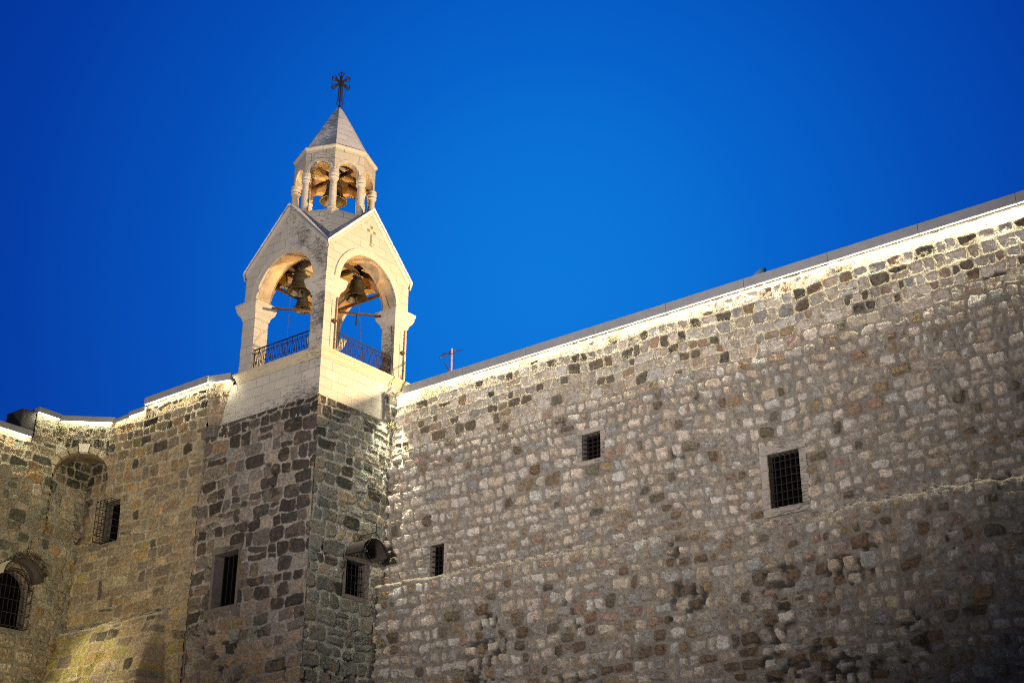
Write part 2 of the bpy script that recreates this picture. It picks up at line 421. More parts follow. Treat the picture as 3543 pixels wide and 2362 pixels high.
    mc = mc*(1+.14*fbm(S, T, .5, seed+41, 3))[..., None]
    pc = ss(.006, -.014, d)
    colour = col*pc[..., None]+mc*(1-pc)[..., None]
    lich = lic*pc+st.get('mortar_lichen', -.25)*(1-pc)
    lich = lich+(st['weather'](S, T) if 'weather' in st else 0)
    if 'paint' in st:                                # pale mortar tone painted on so ledge tops look lit
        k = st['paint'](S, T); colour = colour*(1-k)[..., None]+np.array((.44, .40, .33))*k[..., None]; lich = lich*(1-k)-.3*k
    colour = colour*(1-.75*lost)[..., None]
    for (a0, a1, b0, b1) in flat:                    # calm zone round openings
        dd = np.maximum(np.maximum(a0-S, S-a1), np.maximum(b0-T, T-b1)); k = ss(.05, 0, dd); H = H*(1-k)-.01*k
    if extra is not None: H = H+extra(S, T)
    if pins:
        for side, (w_, val) in pins.items():
            dist = {'s0': S-s.min(), 's1': s.max()-S, 't0': T-t.min(), 't1': t.max()-T}[side]
            k = 1-ss(0, w_, dist); H = H*(1-k)+val*k
    X, Y, Z = fmap(S, T, H)
    ns, nt_ = len(s), len(t)
    o0 = org(parent)
    co = np.stack([X-o0.x, Y-o0.y, Z-o0.z], -1).reshape(-1, 3).astype(np.float32)
    idx = np.arange(ns*nt_).reshape(nt_, ns)
    q = np.stack([idx[:-1, :-1], idx[:-1, 1:], idx[1:, 1:], idx[1:, :-1]], -1)
    sm = (S[:-1, :-1]+S[1:, 1:])/2; tm = (T[:-1, :-1]+T[1:, 1:])/2
    ok = np.ones(sm.shape, bool)
    for (a0, a1, b0, b1) in holes: ok &= ~((sm > a0) & (sm < a1) & (tm > b0) & (tm < b1))
    if keep is not None: ok &= keep(sm, tm)
    q = q[ok].reshape(-1, 4)
    if st.get('flip'): q = q[:, ::-1]
    me = bpy.data.meshes.new(name)
    me.vertices.add(len(co)); me.vertices.foreach_set('co', co.ravel())
    me.loops.add(q.size); me.loops.foreach_set('vertex_index', q.ravel().astype(np.int32))
    me.polygons.add(len(q)); me.polygons.foreach_set('loop_start', (np.arange(len(q))*4).astype(np.int32))
    try: me.polygons.foreach_set('loop_total', np.full(len(q), 4, np.int32))
    except Exception: pass
    me.polygons.foreach_set('use_smooth', np.ones(len(q), bool))
    me.update(calc_edges=True)
    ca = me.color_attributes.new("Col", 'FLOAT_COLOR', 'POINT')
    ca.data.foreach_set('color', np.concatenate([np.clip(colour, 0, 1), lich[..., None]], -1).astype(np.float32).ravel())
    me.materials.append(M_RUB)
    o = bpy.data.objects.new(name, me); link(o, parent); ORG[o.name] = o0.copy()
    if label: o["label"] = label
    return o

PALE = (.60, .56, .49); CREAM = (.50, .45, .365); GREY = (.38, .365, .33); OCHRE = (.30, .235, .15); RUST = (.20, .15, .105)
BROWN = (.19, .16, .12); SOOT = (.055, .048, .040); ROSE = (.36, .27, .215); OLIVE = (.255, .22, .085)
def lin(a, b, fine, far=None, coarse=.12):
    """fine grid from a to b then coarse on to far"""
    g = np.arange(a, b, fine)
    if far is not None: g = np.concatenate([g, np.arange(b, far, coarse)])
    return g

# ================================================================ ground
mb = MB(); mb.quad((-400, -400, GROUND), (400, -400, GROUND), (400, 400, GROUND), (-400, 400, GROUND))
g_ = mb.build("ground", M_GND); g_["kind"] = "structure"

# ================================================================ the long church wall
WX = 1.42
wall = thing("church_wall", "long high rubble stone wall running right from the bell tower, lit by a strip light under its coping", "wall", (WX, -15, GROUND))
WIN = [(9.79, 10.47, -4.65, -3.82), (15.87, 16.80, -7.25, -5.76), (3.90, 4.47, -7.20, -6.19)]
def ledge(y):
    return np.interp(y, [2.0, 4.85, 8.2, 10.7, 14, 17, 18.3, 19.8, 21.2, 22.5, 36], [-7.15, -7.20, -7.25, -7.27, -7.45, -7.68, -7.60, -7.60, -7.62, -7.68, -7.7])
def wall_extra(S, T):
    lz = ledge(S)+.035*vn(S, T*0, .45, 911)+.02*vn(S, T*0, .15, 912)
    amt = np.interp(S, [2, 6, 9, 12.5, 16, 18.5, 22, 36], [.38, .32, .26, .10, .09, .34, .42, .42])
    return amt*ss(.06, -.16, T-lz)
def upper(S, T): return ss(-3.1, -2.5, T+.35*vn(S, T, 2.0, 501)+.05*(S-12)*.8*0)
def lit_ledge(S, T):  # light along the wall ledge, put into the colour
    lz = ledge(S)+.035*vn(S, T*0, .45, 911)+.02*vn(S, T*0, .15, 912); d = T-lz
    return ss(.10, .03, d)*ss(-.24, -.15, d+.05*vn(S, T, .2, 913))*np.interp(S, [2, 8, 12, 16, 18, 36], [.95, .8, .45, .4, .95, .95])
ST_WALL = dict(paint=lit_ledge, vary=.14, h=(.28, .42), w=(.22, .50), m=(.030, .080), relief=.11, rough=.12, edge=.04, split=.06, round=.34, raised=upper,
    mortar=(.27, .25, .215), mortar_raised=(.37, .34, .27),
    pal=[(lambda s, t: .44-.26*ss(-6.8, -8.2, t)-.10*ss(-2.8, -2.2, t), PALE, -.12), (.20, CREAM, -.1), (lambda s, t: .12+.10*ss(-7.0, -8.5, t), GREY, .05),
         (.04, ROSE, -.1), (lambda s, t: .035+.03*ss(-6.0, -8.0, t), OCHRE, -.05), (lambda s, t: .012+.075*ss(-7.0, -8.5, t), RUST, .12),
         (lambda s, t: .02+.19*ss(-2.9, -2.3, t), (.18, .16, .12), .26), (lambda s, t: .02+.05*ss(-2.9, -2.3, t)+.05*ss(-7, -8.5, t), BROWN, .2), (.3, CREAM, 0.)],
    lost=lambda s, t: -.34+.24*ss(-8.2, -9.6, t)+.14*ss(15, 21, s)*ss(-6.5, -8.5, t), mortar_lichen=-.22,
    weather=lambda s, t: .14*ss(-2.9, -1.3, t)-.03+.10*ss(-7, -8.5, t)+.12*ss(-7, -10, t)*vn(s, t, 1.6, 77)+.09*vn(s, t, 1.9, 78))
s_ = lin(1.96, 25.0, .0245, 38, .12); t_ = np.concatenate([np.arange(GROUND, -13.6, .14), np.arange(-13.6, -.56, .0245)])
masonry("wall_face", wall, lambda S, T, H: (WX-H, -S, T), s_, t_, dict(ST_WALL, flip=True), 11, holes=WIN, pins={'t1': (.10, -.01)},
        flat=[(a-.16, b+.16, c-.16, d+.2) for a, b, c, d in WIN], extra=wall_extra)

def window(parent, x_face, y0, y1, z0, z1, nx, nz, frame=.14, depth=.62, proud=.012, bar=.014, inset=.10, sill=True):
    """barred window in a wall that faces -x; y0<y1 are its sides"""
    wb = MB(); X0 = x_face-proud
    P = [(y0-frame, y1+frame, z1, z1+frame*1.15), (y0-frame, y0, z0, z1-.002), (y1, y1+frame, z0, z1-.002), (y0-frame, y1+frame, z0-frame*1.05, z0-.002)]
    rr_ = random.Random(int(abs(y0*100)))
    for i, (a, b, c, d) in enumerate(P):
        if i in (1, 2):      # jambs of two or three blocks
            k = 3; zc = [c]+sorted(c+(d-c)*(j+rr_.uniform(-.15, .15))/k for j in range(1, k))+[d]
            for j in range(k):
                e = rr_.uniform(-.03, .05)
                wb.box((X0-rr_.uniform(0, .01), a-(e if i == 1 else 0), zc[j]+.003), (x_face+depth, b+(e if i == 2 else 0), zc[j+1]-.003))
        else: wb.box((X0-.012, a, c), (x_face+depth, b, d))
    w_ = wb.build("window", M_FRAME, parent, bevel=.012)
    rb = MB(); rb.box((x_face+.28, y0-.02, z0-.02), (x_face+.33, y1+.02, z1+.02)); rb.build("dark_interior_panel", M_DARK, w_)
    gb = MB(); xg = x_face+inset
    for i in range(1, nx+1):
        y = y0+(y1-y0)*i/(nx+1); gb.tube([(xg, y, z0), (xg, y, z1)], bar, 6)
    for i in range(1, nz+1):
        z = z0+(z1-z0)*i/(nz+1); gb.tube([(xg-.012, y0, z), (xg-.012, y1, z)], bar, 6)
    gb.build("grille", M_IRON, w_)
    return w_
window(wall, WX, -WIN[0][1], -WIN[0][0], WIN[0][2], WIN[0][3], 3, 5)["label"] = "small square barred window high in the wall"
window(wall, WX, -WIN[1][1], -WIN[1][0], WIN[1][2], WIN[1][3], 5, 6, frame=.22)["label"] = "largest barred window with pale lintel and sill"
window(wall, WX, -WIN[2][1], -WIN[2][0], WIN[2][2], WIN[2][3], 3, 5, frame=.12)["label"] = "small barred window standing on the wall ledge"

def zc(y): return -.785+(-2.26-y)/21.3*.055          # coping underside rises slightly to the right
mb = MB(); ys = [-2.55, -38]
a, b = ys
def slab(mb, y0, y1, x0, x1, zb, h):
    n = len(mb.v)
    for (y, z) in ((y0, zb(y0)), (y1, zb(y1))):
        mb.v += [(x0, y, z), (x1, y, z+.02), (x1, y, z+h), (x0, y, z+h)]
    mb.f += [(n, n+1, n+2, n+3), (n+4, n+7, n+6, n+5)]+[(n+i, n+4+i, n+4+(i+1) % 4, n+(i+1) % 4) for i in range(4)]
cuts = [-2.62]+[-2.62-2.6*i for i in range(1, 14)]
for i in range(len(cuts)-1):
    slab(mb, cuts[i], cuts[i+1]+.012, 1.245+.004*(i % 2), WX+.55, zc, .285)
mb.build("coping", M_CAP, wall)
mb = MB()
for i in range(len(cuts)-1): slab(mb, cuts[i]-.02, cuts[i+1]+.02, 1.285, 1.315, lambda y: zc(y)-.022, .018)
mb.build("light_strip", M_LED, wall)
mb = MB(); mb.box((WX+.56, -38, -1.1), (14, 6, -.95)); mb.box((WX+.5, -38, GROUND), (WX+.6, -2.2, -1.0)); mb.build("flat_roof", M_ROOFDECK, wall)

# ================================================================ bell tower
tower = thing("bell_tower", "square stone bell tower with arched open belfry, octagonal lantern, pointed roof and iron cross", "bell tower", (0, 0, GROUND))
# ---- lower shaft, dark rubble
SLIT = (1.18, 2.30, -7.95, -6.20)
WINR = (-.36, .52, -7.77, -6.68)
def dark_up(s, t): return ss(-8.9, -7.6, t+.5*vn(s, t, 1.5, 300))
ST_TL = dict(h=(.32, .54), w=(.30, .80), m=(.012, .034), relief=.05, rough=.085, edge=.04, split=.15, round=.35,
    mortar=(.32, .30, .265), mortar_lichen=-.05,
    pal=[(lambda s, t: dark_up(s, t)*(.20+.38*ss(1.0, -.8, s)+.4*ss(-2.4, -2.0, t))+.06, (.070, .062, .054), .14), (lambda s, t: .22, (.165, .145, .12), .22),
         (lambda s, t: .13, (.27, .245, .205), .12), (lambda s, t: .13, (.29, .26, .22), .15), (lambda s, t: .34*(1-dark_up(s, t)), (.36, .27, .18), -.12),
         (lambda s, t: .06+.14*(1-dark_up(s, t)), (.24, .19, .16), .0), (.05, RUST, .1), (.5, (.14, .115, .10), .15)],
    weather=lambda s, t: .24*ss(-3.0, -1.8, t)+.28*vn(s, t, 1.3, 301)+.12*vn(s, t, .45, 302), lost=lambda s, t: -.35+.25*ss(-8.5, -9.6, t))
sv = lin(-2.06, 3.40, .024); tv = np.concatenate([np.arange(GROUND, -12.2, .14), np.arange(-12.2, -1.66, .024), [-1.65]])
def slitkeep(S, T): return ~((S > SLIT[0]) & (S < SLIT[1]) & (T > SLIT[2]) & (T < SLIT[3]))
masonry("shaft_masonry", tower, lambda S, T, H: (-2.0-H, S, T), sv, tv, dict(ST_TL, flip=True), 21, holes=[SLIT], flat=[(SLIT[0]-.12, SLIT[1]+.12, SLIT[2]-.1, SLIT[3]+.18)],
        pins={'s0': (.05, .06), 's1': (.05, -.06), 't1': (.14, -.01)}, label="blackened rubble face of the shaft")
ST_TR = dict(ST_TL, m=(.016, .042), rough=.028, mortar=(.30, .305, .275),
    pal=[(.34, (.13, .135, .125), .18), (.22, (.16, .16, .145), .22), (lambda s, t: .13*dark_up(s, t), (.05, .05, .045), .2), (.14, (.20, .195, .17), .1),
         (.08, (.25, .22, .18), .05), (lambda s, t: .12*(1-dark_up(s, t)), (.26, .20, .14), 0), (.4, (.15, .145, .13), .2)])
su = lin(-2.06, 1.52, .024)
masonry("shaft_masonry", tower, lambda S, T, H: (S, -2.0-H, T), su, tv, ST_TR, 22, holes=[WINR], flat=[(WINR[0]-.14, WINR[1]+.14, WINR[2]-.1, WINR[3]+.16)],
        pins={'s0': (.05, .06), 't1': (.14, -.01)}, label="grey rubble face of the shaft beside the long wall")
MB().box((-2.02, 3.30, GROUND), (-1.86, 3.9, -1.72)).build('corner_masonry', plain('corner_render', (.16, .13, .10), .95, 0, .5, 6, .6), tower)
# slit window in the left face
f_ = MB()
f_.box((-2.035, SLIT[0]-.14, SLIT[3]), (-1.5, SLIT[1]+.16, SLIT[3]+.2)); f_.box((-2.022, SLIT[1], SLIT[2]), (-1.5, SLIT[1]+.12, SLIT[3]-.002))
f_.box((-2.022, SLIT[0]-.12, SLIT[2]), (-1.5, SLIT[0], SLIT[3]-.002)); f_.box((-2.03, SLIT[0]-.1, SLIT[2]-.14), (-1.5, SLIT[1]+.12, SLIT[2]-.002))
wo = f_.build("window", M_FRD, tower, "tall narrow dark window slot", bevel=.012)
MB().box((-1.62, SLIT[0]-.02, SLIT[2]-.02), (-1.56, SLIT[1]+.02, SLIT[3]+.02)).build("dark_interior_panel", M_DARK, wo)
gb = MB()
for i in range(1, 5):
    y = SLIT[0]+(SLIT[1]-SLIT[0])*i/5; gb.tube([(-1.8, y, SLIT[2]), (-1.8, y, SLIT[3])], .013, 6)
gb.build("grille", M_IRON, wo)
# barred window in the right face, under the small awning
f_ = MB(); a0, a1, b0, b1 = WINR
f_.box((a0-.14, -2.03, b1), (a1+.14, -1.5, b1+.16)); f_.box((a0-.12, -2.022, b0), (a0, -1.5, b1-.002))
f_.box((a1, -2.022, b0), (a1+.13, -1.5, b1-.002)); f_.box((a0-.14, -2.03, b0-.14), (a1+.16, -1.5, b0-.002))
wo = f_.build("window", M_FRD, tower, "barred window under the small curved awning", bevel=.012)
MB().box((a0-.02, -1.66, b0-.02), (a1+.02, -1.6, b1+.02)).build("dark_interior_panel", M_DARK, wo)
gb = MB()
for i in range(1, 5): x = a0+(a1-a0)*i/5; gb.tube([(x, -1.9, b0), (x, -1.9, b1)], .013, 6)
for i in range(1, 5): z = b0+(b1-b0)*i/5; gb.tube([(a0, -1.915, z), (a1, -1.915, z)], .011, 6)
gb.build("grille", M_IRON, wo)

# ---- white base block and cornice
def sq(h, ox=0, oy=0): return lambda o: [(-h-o+ox, -h-o+oy), (h+o+ox, -h-o+oy), (h+o+ox, h+o+oy), (-h-o+ox, h+o+oy)]
mb = MB(); mb.box((-1.985, -1.985, -2.3), (1.99, 1.99, -.26)); mb.box((-1.985, 1.99, -2.3), (1.0, 3.3, -.30))
mb.build("base_block", M_ASH, tower, bevel=.01)
mb = MB(); mb.ringsweep(sq(1.985), [(-.3, -.33), (.012, -.33), (.02, -.29), (.045, -.27), (.055, -.21), (.085, -.14), (.125, -.095), (.135, -.06), (.15, -.055), (.152, .0), (-.3, .004)])
mb.build("cornice", M_CORN, tower, bevel=.004)
# ---- piers with imposts
HP = 1.38
for sx in (-1, 1):
    for sy in (-1, 1):
        x0, x1 = sorted((sx*HP, sx*2.0)); y0, y1 = sorted((sy*HP, sy*2.0))
        p = MB().box((x0, y0, .002), (x1, y1, 2.60)).build("pier", M_ASH, tower, bevel=.012)
        cx, cy, hw = (x0+x1)/2, (y0+y1)/2, (x1-x0)/2
        MB().ringsweep(lambda o: [(cx-hw-o, cy-hw-o), (cx+hw+o, cy-hw-o), (cx+hw+o, cy+hw+o), (cx-hw-o, cy+hw+o)],
            [(-.1, 2.0), (.012, 2.0), (.03, 2.03), (.03, 2.08), (.055, 2.14), (.12, 2.22), (.16, 2.30), (.165, 2.345), (.175, 2.35), (.178, 2.44), (.195, 2.45), (.208, 2.50), (.208, 2.575), (-.1, 2.58)]
            ).build("impost", M_ORN, tower, bevel=.003)
# ---- arched gable walls and octagon arches share one builder
def arch_panel(name, mat, parent, ang, ao, ai, ho, hi, zbase, ztop, ra, zs, zbot_solid, nseg=40, depthfn=None):
    """panel facing angle ang; outer plane ao, inner ai; half widths ho/hi; arch radius ra springing at zs"""
    ca, sa = math.cos(ang), math.sin(ang)
    def P(t, d, z): return (d*ca-t*sa, d*sa+t*ca, z)
    xs = sorted(set([-ho, ho, 0.]+[-hi, hi]+[ra*math.cos(math.pi*i/nseg) for i in range(nseg+1)]))
    def zb(x): return zs+math.sqrt(max(0, ra*ra-x*x)) if abs(x) <= ra else zbot_solid
    mb = MB()
    for a, b in zip(xs[:-1], xs[1:]):
        mid = (a+b)/2; arch = abs(mid) < ra
        za, zb_ = (zb(a), zb(b)) if arch else (zbot_solid, zbot_solid)
        if arch and abs(abs(a)-ra) < 1e-6: za = zs
        if arch and abs(abs(b)-ra) < 1e-6: zb_ = zs
        ta, tb = ztop(a), ztop(b); a2, b2 = max(-hi, min(hi, a)), max(-hi, min(hi, b))
        mb.quad(P(a, ao, za), P(b, ao, zb_), P(b, ao, tb), P(a, ao, ta))
        if abs(a2-b2) > 1e-6: mb.quad(P(b2, ai, zb_), P(a2, ai, za), P(a2, ai, ta), P(b2, ai, tb))
        mb.quad(P(a, ao, za), P(a2, ai, za), P(b2, ai, zb_), P(b, ao, zb_))
        mb.quad(P(a, ao, ta), P(b, ao, tb), P(b2, ai, tb), P(a2, ai, ta))
    if zs > zbot_solid+1e-4:
        for sgn in (-1, 1):
            t = sgn*ra; t2 = max(-hi, min(hi, t))
            q = [P(t, ao, zbot_solid), P(t2, ai, zbot_solid), P(t2, ai, zs), P(t, ao, zs)]
            mb.quad(*(q if sgn > 0 else q[::-1]))
    return mb.build(name, mat, parent)
def archivolt(name, mat, parent, ang, ao, r1, r2, zs, proud, nseg=36, foot=0., t0=0.):
    ca, sa = math.cos(ang), math.sin(ang)
    def P(t, d, z): return (d*ca-t*sa, d*sa+t*ca, z)
    pts = [(math.cos(math.pi*i/nseg), math.sin(math.pi*i/nseg)) for i in range(nseg+1)]
    mb = MB(); prof = [(r1, 0), (r1, proud), ((r1+r2)/2, proud*1.25), (r2-.03, proud), (r2, 0)] if r2-r1 < .08 else [(r1, -.01), (r1, proud*.55), (r1+(r2-r1)*.68, proud*.6), (r1+(r2-r1)*.72, proud), (r2-.02, proud*1.05), (r2, -.01)]
    n = len(mb.v); K = len(prof)
    path = pts if not foot else [(1, -foot)]+pts+[(-1, -foot)]
    for (c, s_) in path:
        for r_, d in prof:
            z = zs+(s_*r_ if s_ >= 0 else s_)
            mb.v.append(P(t0+c*r_, ao+d, z))
    for i in range(len(path)-1):
        for j in range(K-1): mb.f.append((n+i*K+j, n+i*K+j+1, n+(i+1)*K+j+1, n+(i+1)*K+j))
    return mb.build(name, mat, parent, smooth=True)
def soffit(name, mat, parent, ang, ao, ai, r_, zs, nseg=40):
    ca, sa = math.cos(ang), math.sin(ang); mb = MB()
    def P(t, d, z): return (d*ca-t*sa, d*sa+t*ca, z)
    n_ = len(mb.v)
    for i in range(nseg+1):
        t, z = r_*math.cos(math.pi*i/nseg), zs+r_*math.sin(math.pi*i/nseg)
        mb.v += [P(t, ao, z), P(t, ai, z)]
    for i in range(nseg): mb.f.append((n_+2*i, n_+2*i+1, n_+2*i+3, n_+2*i+2))
    return mb.build(name, mat, parent, smooth=True)
ZV, ZA = 3.80, 5.80
for i in range(4):
    ang = math.pi+i*math.pi/2
    arch_panel("gable_wall", M_ASH, tower, ang, 2.0, 1.40, 2.0, 1.40, 2.58, lambda t: ZV+(2.0-abs(t)), 1.39, 2.62, 2.58)
    arch_panel("inner_facing", M_INNER, tower, ang, 1.396, 1.37, 1.39, 1.37, 2.58, lambda t: ZV+.7*(2.0-abs(t)), 1.36, 2.62, 2.58)  # added lining, darkens the inside of the belfry by its colour
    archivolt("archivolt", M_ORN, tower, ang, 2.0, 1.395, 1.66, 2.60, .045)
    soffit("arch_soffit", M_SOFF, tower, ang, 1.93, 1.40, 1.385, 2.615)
    # raking cornice along both gable slopes
    ca, sa = math.cos(ang), math.sin(ang)
    mb = MB()
    for sg in (-1, 1):
        prof = [(-.02, -.18), (.03, -.18), (.04, -.12), (.075, -.06), (.085, .0), (.09, .065), (-.02, .065)]
        e0 = 2.09; n = len(mb.v)
        for (t, z) in ((sg*e0, ZV+.0), (sg*.0, ZV+e0)):
            for d, h in prof:
                mb.v.append(((2.0+d)*ca-t*sa, (2.0+d)*sa+t*ca, z+h*1.2-.02))
        K = len(prof)
        for j in range(K-1): mb.f.append((n+j, n+j+1, n+K+j+1, n+K+j))
        mb.f.append(tuple(n+j for j in range(K)))
    mb.build("raking_cornice", M_ORN, tower, bevel=.004)
# carved crosses on the gables
for ang, tt in ((math.pi, 1), (1.5*math.pi, 1)):
    ca, sa = math.cos(ang), math.sin(ang); mb = MB()
    def PB(t0, t1, z0, z1, d0=1.97, d1=2.012):
        c_ = [(d*ca-t*sa, d*sa+t*ca) for d in (d0, d1) for t in (t0, t1)]
        xs = [p[0] for p in c_]; ys_ = [p[1] for p in c_]
        mb.box((min(xs), min(ys_), z0), (max(xs), max(ys_), z1))
    PB(-.035, .035, 4.55, 4.95); PB(-.05, .05, 5.14, 5.26); PB(-.20, -.09, 4.99, 5.09); PB(.10, .20, 4.99, 5.09); PB(-.08, .08, 4.47, 4.52)
    mb.build("carved_cross", M_MORT if ang < 4 else plain("dark_cross_stone", (.16, .12, .08), .9), tower)  # right gable cross in a darker brown
# cross-gabled roof
mb = MB(); ceil = MB(); E = 2.10; zt = ZV+.06
ctr = (0, 0, zt+E)
for sx in (-1, 1):
    for sy in (-1, 1):
        c_ = (sx*E, sy*E, zt)
        for ap in ((sx*E, 0, zt+E), (0, sy*E, zt+E)):
            mb.quad(c_, ap, ctr); ceil.quad(*[(p[0], p[1], p[2]-.125) for p in (ctr, ap, c_)])
            mb.quad(c_, (c_[0], c_[1], c_[2]-.12), (ap[0], ap[1], ap[2]-.12), ap)
mb.build("roof", M_ROOF, tower, "slate grey cross gabled stone roof")
ceil.build("ceiling", plain("sooty_dim_ceiling", (.11, .070, .036), .95, 0, .5, 2.5, .5), tower)  # sooty stone, browned further to paint in the interior dimness
# kneelers / small blocks at the far gable ends
MB().box((2.02, .75, 5.05), (2.28, 1.0, 5.45)).build("gable_block", M_ORN, tower, bevel=.02)
MB().box((.75, 2.02, 5.05), (1.0, 2.25, 5.4)).build("gable_block", M_ORN, tower, bevel=.02)

# ---- lantern: drum, columns, arches, cornice, spire
def octo(r_): return lambda o: [((r_+o)*math.cos(math.pi/4*k), (r_+o)*math.sin(math.pi/4*k)) for k in range(8)]
mb = MB(); mb.ringsweep(octo(1.50), [(0, 4.3), (0, 5.72), (-.03, 5.86), (-.10, 5.90), (-.4, 5.92)])
mb.build("drum", M_ASH, tower, "octagonal drum between the four roof slopes")
RC = 1.36
for k in range(8):
    a = math.pi/4*k; c_ = (RC*math.cos(a), RC*math.sin(a), 0)
    sh = MB().lathe(c_, [(.17, 5.88), (.17, 5.93), (.150, 5.96), (.135, 6.0), (.134, 6.5), (.125, 7.02), (.14, 7.03), (.14, 7.06)], 20).build("column", M_ORN, tower, smooth=True)
    MB().lathe(c_, [(.13, 7.06), (.165, 7.08), (.185, 7.12), (.165, 7.165), (.15, 7.18), (.175, 7.20), (.187, 7.25), (.187, 7.29), (.18, 7.31), (.175, 7.315), (.18, 7.40)], 20).build("capital", M_ORN, sh, smooth=True)
apo = 1.46*math.cos(math.pi/8); api = apo-.27
for k in range(8):
    ang = math.pi/8+math.pi/4*k
    arch_panel("lantern_arch", M_ASH, tower, ang, apo, api, 1.46*math.sin(math.pi/8), (1.46*math.cos(math.pi/8)-.27)*math.tan(math.pi/8), 7.39, lambda t: 8.40, .385, 7.47, 7.39, 24)
    arch_panel("inner_facing", M_INNER, tower, ang, api-.004, api-.02, (api-.004)*math.tan(math.pi/8), (api-.02)*math.tan(math.pi/8), 7.39, lambda t: 8.40, .395, 7.47, 7.39, 24)
    archivolt("archivolt", M_ORN, tower, ang, apo, .39, .50, 7.47, .012, 20)
    soffit("arch_soffit", M_SOFF, tower, ang, apo-.06, api, .380, 7.47, 20)
mb = MB(); mb.ringsweep(octo(1.46), [(-.4, 8.33), (.012, 8.335), (.02, 8.36), (.05, 8.385), (.06, 8.41), (.075, 8.415), (.078, 8.455), (-.06, 8.475)])
mb.build("lantern_cornice", M_ORN, tower, bevel=.003)
mb = MB(); pr = [(-.015, 8.46), (-.50, 9.34), (-.98, 10.24), (-1.30, 10.80), (-1.40, 10.93)]
mb.ringsweep(octo(1.46), pr); mb.build("spire", M_ROOF, tower, "steep octagonal stone slab spire")
MB().box((-1.2, -.05, 7.86), (1.2, .05, 7.98)).box((-.05, -1.2, 7.84), (.05, 1.2, 7.96)).box((-.9, -.35, 8.02), (.9, -.28, 8.10)).build("lantern_beam", M_BEAM, tower)
# belfry ceiling beams and tie bars
mb = MB()
for y in (-.95, .80): mb.bar((-1.5, y, 4.02), (1.5, y, 4.02), .10, .14)
for x in (-.75, .55): mb.bar((x, -1.5, 4.18), (x, 1.5, 4.18), .10, .14)
mb.bar((-1.4, 1.35, 3.42), (1.4, 1.35, 3.42), .08, .10)
mb.bar((1.35, -1.4, 3.35), (1.35, 1.4, 3.35), .08, .10)
mb.build("ceiling_beam", M_BEAM, tower)
mb = MB(); mb.bar((-1.72, .89, 2.3), (.93, -1.60, 2.3), .07, .07); mb.build("tie_bar", M_BEAM, tower)

# ---- cross on the spire
mb = MB(); cz = 12.06
e1 = Vector((.70711, -.70711, 0)); e2 = Vector((0, 0, 1)); off = Vector((0, 0, 0))
def Q(a, b): return off+e1*a*(.78 if b > -.3 else 1)+e2*(cz+b)
br_ = .022
for deg in (90, 30, 150, -30, 210):
    th = R(deg); d = (math.cos(th), math.sin(th)); n_ = (-d[1], d[0])
    def q(l, s_): return Q(d[0]*l+n_[0]*s_, d[1]*l+n_[1]*s_)
    mb.tube([q(.05, 0), q(.48, 0)], br_, 6)
    mb.tube([q(.10, .03), q(.28, .05), q(.40, .14), q(.49, .0), q(.40, -.14), q(.28, -.05), q(.10, -.03)], br_, 6)
mb.tube([Q(0, -1.15), Q(0, 0)], .028, 6)
for s_ in (-.075, .075): mb.tube([Q(s_, -.80), Q(s_*.9, -.1)], br_, 6)
mb.tube([Q(-.075, -.8), Q(.075, -.8)], br_, 6)
mb.tube([Q(.115*math.cos(t), -.90+.115*math.sin(t)) for t in np.linspace(0, 2*math.pi, 20)[:-1]], .016, 6, closed=True)
mb.lathe((0, 0, 0), [(.07, 10.88), (.055, 11.0), (.02, 11.12)], 12)
mb.tube([Q(.0, .0)+Vector((.03, .03, 0)), Q(0, 0)-Vector((.03, .03, 0))], .095, 12)
mb.tube([Q(-.45, -.2), Q(-.50, -.32), Q(-.46, -.42), Q(-.36, -.44), Q(-.28, -.41)], .006, 5)
mb.tube([Q(.15, -.12), Q(.18, -.35), Q(.12, -.9), Q(.10, -1.15), Q(.22, -1.35)], .006, 5)
mb.build("iron_cross", M_IRON, tower, "wrought iron cross with flared lobes on the spire tip")

# ---- railings
def railing(ang, lab):
    ca, sa = math.cos(ang), math.sin(ang)
    def P(t, z, d=1.88): return (d*ca-t*sa, d*sa+t*ca, z)
    mb = MB(); W2 = 1.37; zt_, zb_ = .80, .09
    mb.tube([P(-W2, zt_), P(W2, zt_)], .024, 6); mb.tube([P(-W2, zb_), P(W2, zb_)], .013, 6)
    nb = 12; step = 2*W2/nb
    for i in range(nb+1):
        t = -W2+i*step
        mb.tube([P(t, zb_-.06 if i in (0, nb) else zb_), P(t, zt_)], .018 if i in (0, nb) else .012, 6)
        if i == nb: break
        t2 = t+step
        # crossing S bars
        pa = [(t+step*k/8, zb_+(zt_-zb_-.12)*(.5-.5*math.cos(math.pi*k/8))) for k in range(9)]
        mb.tube([P(a, b) for a, b in pa], .010, 5)
        mb.tube([P(t+t2-a, b) for a, b in pa], .010, 5)
        # scrolls
        for cx_, cz_, s_ in ((t+step*.5, zt_-.14, 1), (t+step*.5, zb_+.22, -1)):
            sp_ = [(cx_+s_*(.018+.0045*k)*math.cos(k*.75), cz_+(.018+.0045*k)*math.sin(k*.75)) for k in range(11)]
            mb.tube([P(a, b) for a, b in sp_], .010, 5)
    mb.build("railing", M_IRON, tower, lab)
railing(math.pi, "scrolled iron railing of the left belfry arch"); railing(1.5*math.pi, "scrolled iron railing of the right belfry arch")
railing(0, "railing of the far side arch"); railing(.5*math.pi, "railing of the rear arch")
